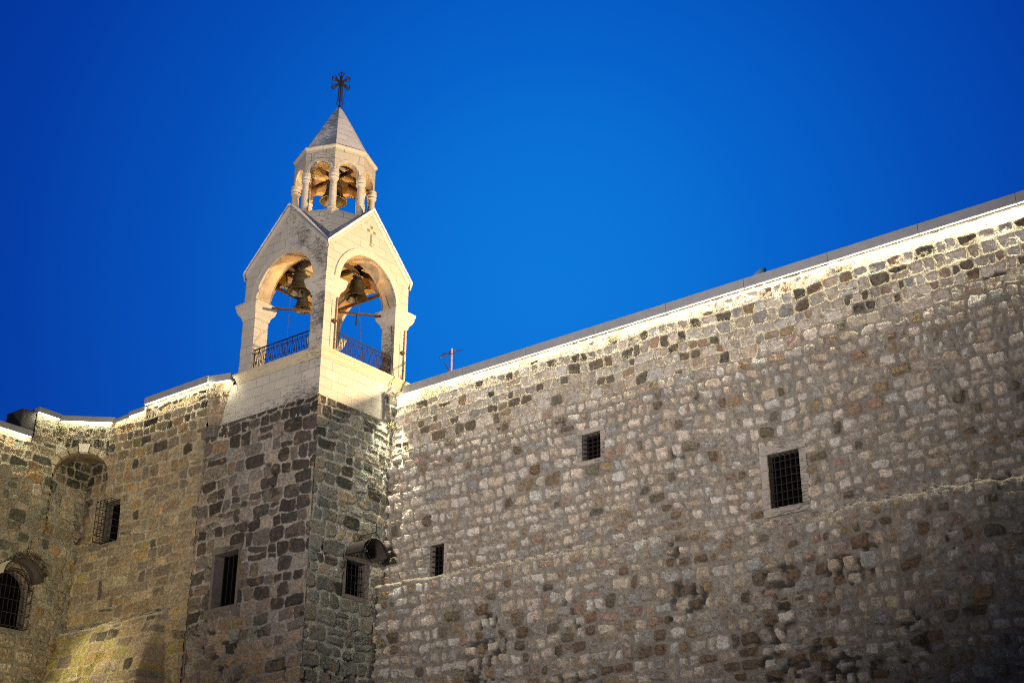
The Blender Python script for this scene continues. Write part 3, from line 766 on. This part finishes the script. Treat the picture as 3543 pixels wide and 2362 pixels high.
# ---- conduits with small boxes on the right face piers
for x in (-1.47, 1.85):
    mb = MB(); mb.tube([(x, -2.03, .08), (x-.005, -2.03, 1.0), (x+.01, -2.03, 1.93)], .022, 6)
    for z in (.4, 1.1, 1.75): mb.box((x-.03, -2.055, z), (x+.03, -2.0, z+.02))
    mb.build("conduit", plain("rusty_conduit", (.13, .06, .025), .7) if x < 0 else bpy.data.materials["rusty_conduit"], tower)
    MB().box((x-.15, -2.10, .98), (x-.03, -2.0, 1.10)).box((x-.09, -2.16, 1.0), (x-.06, -2.10, 1.03)).build("junction_box", M_BEAM, tower, bevel=.008)
    MB().tube([(x-.2, -2.01, .1), (x-.19, -2.01, 1.8)], .008, 5).build("thin_wire", M_PIPE, tower)

# ---- bells
def bell(label, cx, cy, zl, h, r_, beam_z):
    t = thing("bell", label, "bell", (cx, cy, zl), "bronze bells in the tower")
    P = [(1.0, 0), (.985, .03), (.90, .10), (.78, .20), (.68, .33), (.61, .48), (.57, .64), (.545, .80), (.50, .89), (.36, .955), (.10, .98)]
    prof = [(r_*a, h*b) for a, b in P]; inner = [(r_*a*.93-.004, h*b*.97-.002) for a, b in P]
    mb = MB(); mb.lathe((cx, cy, zl), inner[::-1]+prof, 40, cap=False)
    b = mb.build("bell_body", M_BRONZE, t, smooth=True)
    rb = MB()
    for f_, k in ((.79, .195), (.60, .50), (.585, .56), (.56, .78)):
        rb.tube([(cx+r_*f_*1.01*math.cos(a), cy+r_*f_*1.01*math.sin(a), zl+h*k) for a in np.linspace(0, 2*math.pi, 33)[:-1]], .009, 5, closed=True)
    rb.build("rib", M_BRONZE, b, smooth=True)
    cl = MB(); cl.tube([(cx, cy, zl+h*.9), (cx, cy, zl+.02)], .018, 8)
    cl.lathe((cx, cy, zl), [(.01, .10), (.045, .07), (.062, .02), (.045, -.03), (.02, -.06), (.018, -.12)], 12)
    cl.build("clapper", M_IRON, t, smooth=True)
    hk = MB()
    for dx in (-.10, 0, .10):
        for dy in (-.05, .05): hk.tube([(cx+dx, cy+dy, zl+h*.93), (cx+dx*1.1, cy+dy, zl+h+.10), (cx+dx, cy+dy, beam_z+.05)], .014, 6)
    hk.box((cx-.17, cy-.07, zl+h+.02), (cx+.17, cy+.07, zl+h+.09))
    hk.build("hanger", M_IRON, t)
    return t
bell("large dark bell in the left belfry arch, hanging above a smaller one", -.75, .64, 3.22, .76, .435, 4.2)
bell("large grey ribbed bell in the right belfry arch", .52, -.90, 3.00, .76, .41, 4.2)
bell("smaller bell low in the left belfry arch, below the large dark bell", -.12, 1.12, 2.90, .53, .335, 4.2)
bell("big bell hanging in the octagonal lantern under the spire", .0, .0, 6.93, .80, .50, 7.95)
def rope(lab, pts, r_=.007, m_=None, nm="bell_rope", cat="rope"):
    o = MB().tube(pts, r_, 5).build(nm, m_ or M_ROPE); tag(o, lab, cat); return o
rope("thin rope slanting from the low bell towards the middle pier", [(-.12, 1.12, 2.75), (-.45, .35, 2.35), (-1.0, -1.1, 1.2), (-1.2, -1.75, .5)])
rope("thin rope hanging straight down in the left arch", [(-.75, 1.05, 4.0), (-.75, 1.08, 2.2), (-.78, 1.05, .05)])
rope("thin rope hanging below the grey bell in the right arch", [(.52, -.90, 3.0), (.62, -.98, 2.65), (.80, -1.15, .1)])
rope("thin rope hanging beside the middle pier in the right arch", [(-.2, -.6, 3.2), (-.05, -.8, 1.6), (.35, -1.0, .05)])
b_ = MB().tube([(.40, -1.10, 2.28), (.40, -1.10, 2.02)], .022, 6).tube([(.40, -1.10, 2.02), (.40, -1.10, 1.86)], .032, 8).build("hanging_lamp", M_IRON)
tag(b_, "small dark lamp hanging from the tie bar in the right arch", "lamp")
rope("black cable curving down inside the right jamb of the right arch", [(1.2, -1.5, 3.6), (1.36, -1.75, 2.6), (1.375, -1.85, 1.9), (1.372, -1.93, .9), (1.33, -2.08, .06), (1.3, -2.165, -.05), (1.2, -2.15, -.2), (1.22, -2.05, -.55), (1.42, -2.12, -.66), (1.6, -2.2, -.62)], .011, M_CABLE, "power_cable", "cable")
rope("grey bent pipe at the foot of the tower beside the coping end", [(.95, -2.02, -.86), (1.05, -2.10, -.66), (1.22, -2.16, -.47), (1.36, -2.18, -.40), (1.46, -2.18, -.50), (1.47, -2.16, -.75)], .032, M_PIPE, "bent_pipe", "pipe")

# ---- stub of old wall in the corner between tower and long wall
STUB = dict(ST_TR, weather=lambda s, t: .25+0*s)
def stub_map(S, T, H): return (S, -2.0-.16*ss(-2.3, -1.75, T)-H, T)
stub = masonry("wall_stub", wall, lambda S, T, H: (S, -2.20-H*.6-.0*T, T), np.arange(.98, 1.46, .03), np.arange(-1.62, -.78, .03), STUB, 33, pins={'t0': (.25, -.2), 's0': (.06, -.19), 't1': (.1, .0)},
               label="dark stub of masonry at the wall's end")

# ================================================================ left range of the church
lw = thing("corner_range", "lower rubble stone range left of the tower with arched corner recess and stepped copings", "building", (-2.1, 7, GROUND))
CW = (7.60, 8.47, -4.78, -3.30)      # caged window  (y, z)
SL = (8.12, 8.30, -6.78, -6.12)      # tiny slit
def top_of(y): return np.where(y < 6.42, -.13, -.33)
def lit_buttress_top(S, T):  # bright top edge of the buttress, light put into the colour
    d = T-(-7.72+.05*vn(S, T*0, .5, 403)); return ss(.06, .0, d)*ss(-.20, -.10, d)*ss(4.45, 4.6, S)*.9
ST_W1 = dict(paint=lit_buttress_top, h=(.28, .48), w=(.30, .78), m=(.014, .040), relief=.055, rough=.080, edge=.035, split=.12, round=.3,
    raised=lambda s, t: .25+.65*ss(-4.5, -1.6, t), mortar=(.27, .235, .18), mortar_raised=(.36, .33, .26), mortar_lichen=-.15,
    pal=[(lambda s, t: .30-.27*ss(6.3, 7.3, s)*ss(-7.6, -7.9, t), (.25, .20, .135), .06), (lambda s, t: .24-.2*ss(6.3, 7.3, s)*ss(-7.6, -7.9, t), (.31, .25, .165), .0), (lambda s, t: .16*ss(-3.5, -1.5, t)+.03, (.085, .075, .055), .2), (.10, (.17, .14, .11), .15),
         (.08, (.30, .21, .11), -.05), (lambda s, t: .03+.75*ss(6.3, 7.3, s+.5*vn(s, t, .9, 77))*ss(-7.6, -7.9, t), OLIVE, .1), (.4, (.22, .175, .13), .1)],
    weather=lambda s, t: .18*ss(-2.2, -.9, t)+.20*vn(s, t, 1.2, 401)+.05+.35*ss(8.5, 9.0, s)*ss(-3.8, -2.2, t))
s1 = lin(3.07, 10.35, .025); t1 = np.concatenate([np.arange(GROUND, -12, .14), np.arange(-12, -.13, .025)])
def w1_extra(S, T):
    a = .26*ss(-4.6, -1.1, T+.12*vn(S, T, .6, 402))*ss(9.4, 8.0, S)*(1-ss(-1.6, -2.2, T)*(1-ss(3.36, 3.95, S)))
    a = a-.30*ss(8.40, 8.52, S+.04*vn(S, T, .3, 405))*ss(-4.3-.5, -3.9, T)*ss(-.6, -1.0, T)
    # battered buttress at the foot
    top = -7.72+.05*vn(S, T*0, .5, 403)
    bt = np.clip(top-T, 0, 20)*.27+.20*ss(.02, -.12, T-top)
    return a+bt*ss(4.50, 4.60, S-.03*vn(S*0, T, .4, 404))*(T < top)
def w1_keep(S, T):
    return (T < np.where(S < 6.42, -.13, -.33)) & ((S > 3.36) | (T > -1.75)) 
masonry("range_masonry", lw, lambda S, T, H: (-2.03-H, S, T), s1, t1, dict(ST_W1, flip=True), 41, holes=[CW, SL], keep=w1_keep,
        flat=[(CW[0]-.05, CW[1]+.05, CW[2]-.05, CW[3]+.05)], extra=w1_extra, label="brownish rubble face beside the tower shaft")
# splayed return between this face and the tower
def ret_map(S, T, H):
    # S 0..1 from the outer corner to the tower, T z
    k = np.clip((T+1.75)/1.6, 0, 1)
    y1 = 2.72-.50*k
    x = (-2.03-.26*ss(-1.95, -1.25, T)-.02)*(1-S)+(-1.97)*S; y = 3.08*(1-S)+y1*S
    nx, ny = .35, -.9
    return (x-.8*H*np.sin(np.pi*np.clip(S, 0, 1)), y-.6*H*np.sin(np.pi*np.clip(S, 0, 1)), T)
MB().box((-2.19, 2.75, -2.05), (-1.98, 3.42, -1.62)).build('corner_masonry', M_FRD, lw, bevel=.04)
ret = masonry("range_masonry", lw, lambda S, T, H: ret_map(S/.9, T, H), np.arange(0, .9001, .025), np.arange(-1.95, -.13, .025),
              dict(ST_W1, raised=lambda s, t: 0*s+.3, weather=lambda s, t: 0*s-.05, pal=[(.5, (.30, .25, .17), 0), (.5, (.25, .2, .14), .1)]), 42, label="splayed return of the parapet")
# left wall, faces -y
AW = (3.75, 5.15, -7.95, -6.30)     # arched window (s = -x)
ST_LW = dict(h=(.26, .48), w=(.26, .66), m=(.016, .060), relief=.060, rough=.085, edge=.04, split=.2, round=.35,
    mortar=(.25, .24, .19), mortar_raised=(.36, .34, .26), raised=lambda s, t: .8*ss(-2.9, -2.2, t), mortar_lichen=-.2,
    pal=[(lambda s, t: .30, (.27, .23, .165), .05), (.20, (.21, .185, .135), .15), (lambda s, t: .22*ss(-6, -3.5, t), (.11, .11, .085), .2), (.12, (.34, .29, .22), -.05),
         (.07, (.25, .17, .09), -.1), (.06, (.17, .15, .12), .2), (.4, (.26, .215, .15), .05)],
    weather=lambda s, t: .14*ss(-3.0, -1.8, t)+.14*vn(s, t, 1.2, 411)+.35*ss(3.3, 2.4, s)*ss(-3.6, -2.2, t))
s2 = np.concatenate([np.arange(1.62, 6.6, .025), np.arange(6.6, 16, .12)]); t2 = np.concatenate([np.arange(GROUND, -12, .14), np.arange(-12, -.2, .025)])
def lw_keep(S, T):
    arch = (np.abs(S-4.45) < .70) & (T < -6.30) & (T > -7.95) | (np.hypot(S-4.45, T+6.70) < .70) & (T > -6.72)
    return (T < np.where(S < 4.40, -.225, -1.20)) & ~arch
masonry("range_masonry", lw, lambda S, T, H: (-S, 9.90-H, T), s2, t2, ST_LW, 43, keep=lw_keep, extra=lambda S, T: -.26*ss(3.46, 3.38, S+.03*vn(S, T, .3, 415))*ss(-4.7, -4.2, T)*ss(-.6, -1.0, T),
        label="mixed rubble wall with the arched window at the far left")
# end face of the taller part, dark box beside it
mb = MB(); mb.box((-4.98, 9.92, -1.15), (-4.42, 10.9, -.22)); mb.box((-4.42, 9.96, -1.3), (-3.4, 11, -.23)); mb.build("roof_box", plain("weathered_box", (.035, .033, .035), .8), lw, "dark box behind the stepped coping", bevel=.02)
# squinch: diagonal wall over the corner, on an arch, with a conical vault under it
A_ = Vector((-3.47, 9.90, 0)); B_ = Vector((-2.06, 8.47, 0)); tD = (B_-A_).normalized(); LD = (B_-A_).length; nD = Vector((-.7096, -.7046, 0))
def arcz(S):      # arch intrados height over the chord position
    k = np.clip((S-LD/2)/(LD/2), -1, 1); return -2.25+.86*np.sqrt(np.clip(1-k*k, 0, 1))
def sq_map(S, T, H): return (A_.x+tD.x*S+nD.x*(H+.02), A_.y+tD.y*S+nD.y*(H+.02), T)
masonry("squinch_face", lw, sq_map, np.arange(0, LD+.01, .022), np.arange(-2.3, -.27, .022), dict(ST_LW, flip=True, pal=[(.4, (.29, .25, .18), .08), (.25, (.22, .19, .14), .15), (.2, (.52, .49, .42), -.3), (.3, (.25, .21, .14), .1)],
        w=(.24, .52), m=(.012, .035), raised=lambda s, t: .6+0*s), 47, keep=lambda S, T: T > arcz(S)+.0, pins={'s0': (.06, 0), 's1': (.06, 0)}, label="wall over the corner arch")
mb = MB(); K = 26; apex = Vector((-1.85, 10.1, -2.25))
for j in range(6):
    for i in range(K):
        def vp(i_, j_):
            s_ = LD/2-LD/2*math.cos(math.pi*i_/K); p = A_+tD*s_; p = Vector((p.x, p.y, float(arcz(np.array(s_)))))
            f = j_/6; q = p-nD*(1.5*f); return q
        mb.quad(vp(i, j), vp(i+1, j), vp(i+1, j+1), vp(i, j+1))
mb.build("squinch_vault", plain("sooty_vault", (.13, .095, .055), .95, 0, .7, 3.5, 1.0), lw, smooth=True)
# ring of arch stones, one pale keystone
mb = MB(); mk = MB()
nst = 9
for i in range(nst):
    a0_, a1_ = math.pi*(1-i/nst)-.02, math.pi*(1-(i+1)/nst)+.02
    def ap(a, e): return A_+tD*(LD/2+(LD/2+e)*math.cos(a)*.985)+Vector((0, 0, -2.25+(.86+e)*math.sin(a)))
    o_ = nD*(.055+.015*((i*7) % 3)); in_ = nD*(-.15); h_ = .20 if i != 4 else .30
    q0 = [ap(a0_, -.02), ap(a1_, -.02), ap(a1_, h_), ap(a0_, h_)]
    tgt = mk if i == 4 else mb
    F = [p+o_ for p in q0]; Bk = [p+in_ for p in q0]
    tgt.quad(*F[::-1]); tgt.quad(*Bk)
    for j in range(4): tgt.quad(F[j], F[(j+1) % 4], Bk[(j+1) % 4], Bk[j])
mb.build("arch_ring", plain("arch_stone", (.24, .20, .13), .9, 0, .45, 7, .6), lw, bevel=.015)
mk.build("keystone", plain("keystone_stone", (.50, .46, .38), .9, 0, .2, 7, .5), lw, bevel=.015)
# copings
def cap(a, b, zb, h, ov, depth, lab=None, led=True):
    """sheet coping from a to b (xy of the wall face), overhanging ov towards nrm"""
    a = Vector((*a, 0)); b = Vector((*b, 0)); t = (b-a).normalized(); nr = Vector((t.y, -t.x, 0))
    if nr.x+nr.y > 0: nr = -nr
    mb = MB(); P = [a+nr*ov, b+nr*ov, b-nr*depth, a-nr*depth]
    lo = [(p.x, p.y, zb) for p in P]; hi = [(p.x, p.y, zb+h) for p in P]
    mb.quad(*lo[::-1]); mb.quad(*hi)
    for j in range(4): mb.quad(lo[j], lo[(j+1) % 4], hi[(j+1) % 4], hi[j])
    mb.build("coping", M_CAP, lw, lab)
    if led:
        c0 = a+nr*(ov-.05)+t*.02; c1 = b+nr*(ov-.05)-t*.02
        MB().bar((c0.x, c0.y, zb-.012), (c1.x, c1.y, zb-.012), .03, .018).build("light_strip", M_LED, lw)
cap((-2.34, 3.04), (-2.34, 6.42), -.13, .25, .10, .5)
cap((-2.28, 6.44), (-2.28, 7.35), -.34, .17, .09, .5); cap((-2.20, 7.37), (-2.16, 8.42), -.36, .16, .09, .5)
cap((-2.10, 8.44), (-3.44, 9.84), -.27, .20, .07, .5)
cap((-3.50, 9.84), (-4.42, 9.84), -.225, .19, .07, .5)
cap((-4.56, 9.84), (-12.0, 9.84), -1.22, .22, .09, .5)
# coping of the splayed return, up to the tower
cap((-2.30, 3.06), (-2.06, 2.26), -.13, .25, .06, .4, led=True)
MB().box((-12, 10.5, -1.6), (8, 16, -1.4)).box((-1.6, 3.4, -1.0), (8, 10.4, -.85)).build("flat_roof", M_ROOFDECK, lw)
point("coping_end_light", (-2.15, 2.40, -.30), 42, LED, .03)
point("coping_end_light", (-2.42, 3.0, -.22), 5, LED, .03)
point("coping_end_light", (1.20, -2.42, -.92), 30, LED, .03)
spot("coping_end_light", (0.98, -2.36, -1.15), (1.15, -2.15, -9), 2600, LED, 60, 1.0, .05)
# caged window
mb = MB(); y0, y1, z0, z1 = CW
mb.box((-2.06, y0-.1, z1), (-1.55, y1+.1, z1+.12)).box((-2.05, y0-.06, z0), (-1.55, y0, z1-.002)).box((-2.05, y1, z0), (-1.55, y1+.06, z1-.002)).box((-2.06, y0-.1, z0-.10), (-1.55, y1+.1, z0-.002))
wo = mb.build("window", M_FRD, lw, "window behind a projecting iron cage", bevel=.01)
MB().box((-1.72, y0-.02, z0-.02), (-1.66, y1+.02, z1+.02)).build("dark_interior_panel", M_DARK, wo)
mb = MB(); xf = -2.45
for i in range(5):
    y = y0+.04+(y1-y0-.08)*i/4; mb.tube([(-2.02, y, z1-.05), (xf, y, z1-.05), (xf, y, z0-.02), (-2.02, y, z0-.02)], .013, 6)
for i in range(7):
    z = z0+.0+(z1-.05-z0)*i/6; mb.tube([(-2.02, y0+.04, z), (xf, y0+.04, z), (xf, y1-.04, z), (-2.02, y1-.04, z)], .013, 6)
mb.build("window_cage", M_IRON, wo)
mb = MB(); y0, y1, z0, z1 = SL
MB().box((-1.75, y0-.02, z0-.02), (-1.7, y1+.02, z1+.02)).box((-2.04, y0-.03, z0-.03), (-1.7, y0, z1)).box((-2.04, y1, z0-.03), (-1.7, y1+.03, z1)).box((-2.04, y0-.03, z1), (-1.7, y1+.03, z1+.03)).build("slit_opening", M_FRD, lw)
# arched window with cage, far left
mb = MB(); cxw = -4.45; rw = .70
arc = [(cxw+rw*math.cos(a), -6.70+rw*math.sin(a)) for a in np.linspace(0, math.pi, 19)]
loop = [(cxw+rw, -7.95)]+arc+[(cxw-rw, -7.95)]
for i in range(len(loop)):
    p, q_ = loop[i], loop[(i+1) % len(loop)]
    mb.quad((p[0], 9.86, p[1]), (p[0], 10.35, p[1]), (q_[0], 10.35, q_[1]), (q_[0], 9.86, q_[1]))
    c0 = (cxw+(p[0]-cxw)*1.16, -7.1+(p[1]+7.1)*1.10); c1 = (cxw+(q_[0]-cxw)*1.16, -7.1+(q_[1]+7.1)*1.10)
    mb.quad((p[0], 9.86, p[1]), (q_[0], 9.86, q_[1]), (c1[0], 9.86, c1[1]), (c0[0], 9.86, c0[1]))
wo = mb.build("window", M_FRD, lw, "arched window with iron cage under the awning")
MB().quad(*[(p[0], 10.3, p[1]) for p in loop]).build("dark_interior_panel", M_DARK, wo)
mb = MB()
for i in range(9):
    x = cxw-rw+.02+(2*rw-.04)*i/8; zt_ = -6.70+math.sqrt(max(0, rw*rw-(x-cxw)**2))
    mb.tube([(x, 9.86, zt_-.0), (x, 9.60, zt_-.05), (x, 9.60, -7.93), (x, 9.86, -7.93)], .011, 6)
for z in (-7.93, -7.5, -7.05, -6.62): mb.tube([(cxw-rw, 9.88, z), (cxw-rw, 9.59, z), (cxw+rw, 9.59, z), (cxw+rw, 9.88, z)], .012, 6)
for yy in (9.60, 9.78): mb.tube([(cxw+rw*math.cos(a), yy, -6.75+rw*math.sin(a)) for a in np.linspace(0, math.pi, 15)], .011, 6)
mb.build("window_cage", M_IRON, wo)

# ================================================================ awnings
def awning(label, cx, yw, zl, r_, dep, mat, rise, holder):
    t = thing("awning", label, "awning", (cx, yw, zl))
    n = 22; mb = MB(); A = np.linspace(0, math.pi, n+1)
    rz_ = rise
    mi = MB()
    for i in range(n):
        for r1_, flip in ((1.0, 0), (.975, 1)):
            q = [(cx+r_*r1_*math.cos(A[i]), yw, zl+rz_*r1_*math.sin(A[i])), (cx+r_*r1_*math.cos(A[i+1]), yw, zl+rz_*r1_*math.sin(A[i+1])),
                 (cx+r_*r1_*math.cos(A[i+1]), yw-dep, zl+rz_*r1_*math.sin(A[i+1])), (cx+r_*r1_*math.cos(A[i]), yw-dep, zl+rz_*r1_*math.sin(A[i]))]
            (mb if not flip else mi).quad(*(q if not flip else q[::-1]))
    cn = mb.build("canopy", mat, t, smooth=True); mi.build("canopy_lining", M_AWN, cn, smooth=True)
    fr = MB()
    for yy in (yw-.02, yw-dep): fr.tube([(cx+r_*math.cos(a), yy, zl+rz_*math.sin(a)) for a in A], .016, 6)
    for a in (0, math.pi/2, math.pi): fr.tube([(cx+r_*math.cos(a), yw, zl+rz_*math.sin(a)), (cx+r_*math.cos(a), yw-dep, zl+rz_*math.sin(a))], .014, 6)
    fr.build("rim", M_IRON, t)
    st = MB(); zt_ = zl+rz_
    yf = yw-dep; st.tube([(cx, yf, zt_), (cx, yf, zt_+holder)], .014, 6)
    st.tube([(cx-.06, yf, zt_+holder*.82), (cx+.06, yf, zt_+holder*.82)], .012, 6)
    st.tube([(cx, yw, zt_), (cx, yw-.05, zt_+holder*.5)], .014, 6); st.tube([(cx, yw-.05, zt_+holder*.45), (cx, yf, zt_+holder*.45)], .012, 6)
    for sg in (-1, 1):
        st.tube([(cx, yf, zt_+holder*.45), (cx+sg*r_, yf, zl)], .011, 6); st.tube([(cx, yw-.05, zt_+holder*.45), (cx+sg*r_, yw, zl)], .011, 6)
    st.build("brace", M_IRON, t)
awning("dark curved sheet awning over the small window beside the long wall", .10, -2.05, -6.58, .57, .74, M_AWN, .50, .50)
awning("pale topped curved awning over the arched window at the far left", -4.47, 9.86, -6.37, .77, .75, M_AWN2, .66, .42)

# ================================================================ things on the roof
ant = thing("tv_antenna", "rusty television antenna on a short mast behind the long coping", "antenna", (2.0, -4.1, -.95))
base_ = Vector((2.0, -4.1, -0.151)); top_ = Vector((2.0, -4.075, 0.732))
bx, by = 2.0, base_.y
MB().tube([(bx, by, -1.0), (bx, by+.01, top_.z)], .030, 8).build("mast", plain("rusty_mast", (.22, .12, .08), .7), ant)
bL = Vector((1.6, -3.908, 0.3)); bR = Vector((2.3, -4.022, 0.808))
mb = MB(); mb.bar(bL, bR, .035, .03)
dv = (bR-bL)
for k, l in ((.15, .12), (.3, .16), (.45, .22), (.6, .30), (.8, .38), (.97, .30)):
    p = bL+dv*k; e_ = Vector((-.35, 1, 0)).normalized()*l; mb.tube([p-e_, p+e_], .009, 5)
mb.build("boom", M_IRON, ant)
MB().tube([(bx-.05, by+.03, -1.0), (bx-.06, by+.07, top_.z-.75), (bx-.1, by+.22, top_.z-.5)], .022, 6).build("cable", M_CABLE, ant)
dp = Vector((2.6, -15.464, 0.301))
dsh = thing("satellite_dish", "edge of a pale satellite dish behind the coping", "satellite dish", (dp.x, dp.y, -.95))
mb = MB(); axis = Vector((-.25, .55, .75)).normalized(); ex = axis.orthogonal().normalized(); ey = axis.cross(ex); cD = Vector((dp.x, dp.y-.02, dp.z-.22))
n = 28; ringv = []
for k in range(6):
    rr_ = .33*k/5; ringv.append([cD+ex*rr_*math.cos(2*math.pi*j/n)+ey*rr_*math.sin(2*math.pi*j/n)+axis*(.15*(k/5)**2) for j in range(n)])
for k in range(5):
    for j in range(n): mb.quad(ringv[k][j], ringv[k][(j+1) % n], ringv[k+1][(j+1) % n], ringv[k+1][j])
mb.build("reflector", M_DISH, dsh, smooth=True)
MB().tube([cD, (dp.x, dp.y, -1.0)], .03, 8).build("stand", M_ALU, dsh)

# ---- weeds and dry tufts in the joints
def tuft(label, c, r_, n, mat, nrm, seed, droop=.3):
    rd = random.Random(seed); mb = MB(); c = Vector(c); nrm = Vector(nrm)
    for i in range(n):
        d = Vector((rd.gauss(0, 1), rd.gauss(0, 1), rd.gauss(0, .8))); d.normalize()
        if d.dot(nrm) < 0: d = d-nrm*2*d.dot(nrm)
        l = r_*rd.uniform(.35, 1); p = c+d*l+Vector((0, 0, -droop*l*l)); s_ = r_*rd.uniform(.07, .16)
        a = Vector((rd.gauss(0, 1), rd.gauss(0, 1), rd.gauss(0, 1))).normalized(); b = a.cross(d)
        b = b.normalized() if b.length > .01 else Vector((0, 0, 1))
        mb.quad(p-a*s_, p+b*s_*.5, p+a*s_, p-b*s_*.5)
        if i % 5 == 0: mb.tube([c, c+d*l*.6, p], .004, 4)
    o = mb.build("dry_plant", mat); tag(o, label, "plant", "weeds growing from the wall joints"); return o
tuft("dry ochre weed in the corner where the tower meets the long wall, low down", (1.28, -2.22, -8.95), .42, 260, M_LEAF, (-.6, -.7, 0), 3, .9)
tuft("small dry weed in a joint high on the blackened tower face", (-2.1, -.55, -2.72), .16, 70, M_LEAF, (-1, 0, 0), 4)
tuft("small green weed below the coping beside the corner arch", (-3.50, 9.78, -.62), .28, 120, M_GREEN, (-.4, -.9, 0), 5, .9)
tuft("yellowish weed at the top of the corner between tower and long wall", (1.30, -2.15, -1.78), .24, 120, M_LEAF, (-.6, -.7, 0), 6, .9)
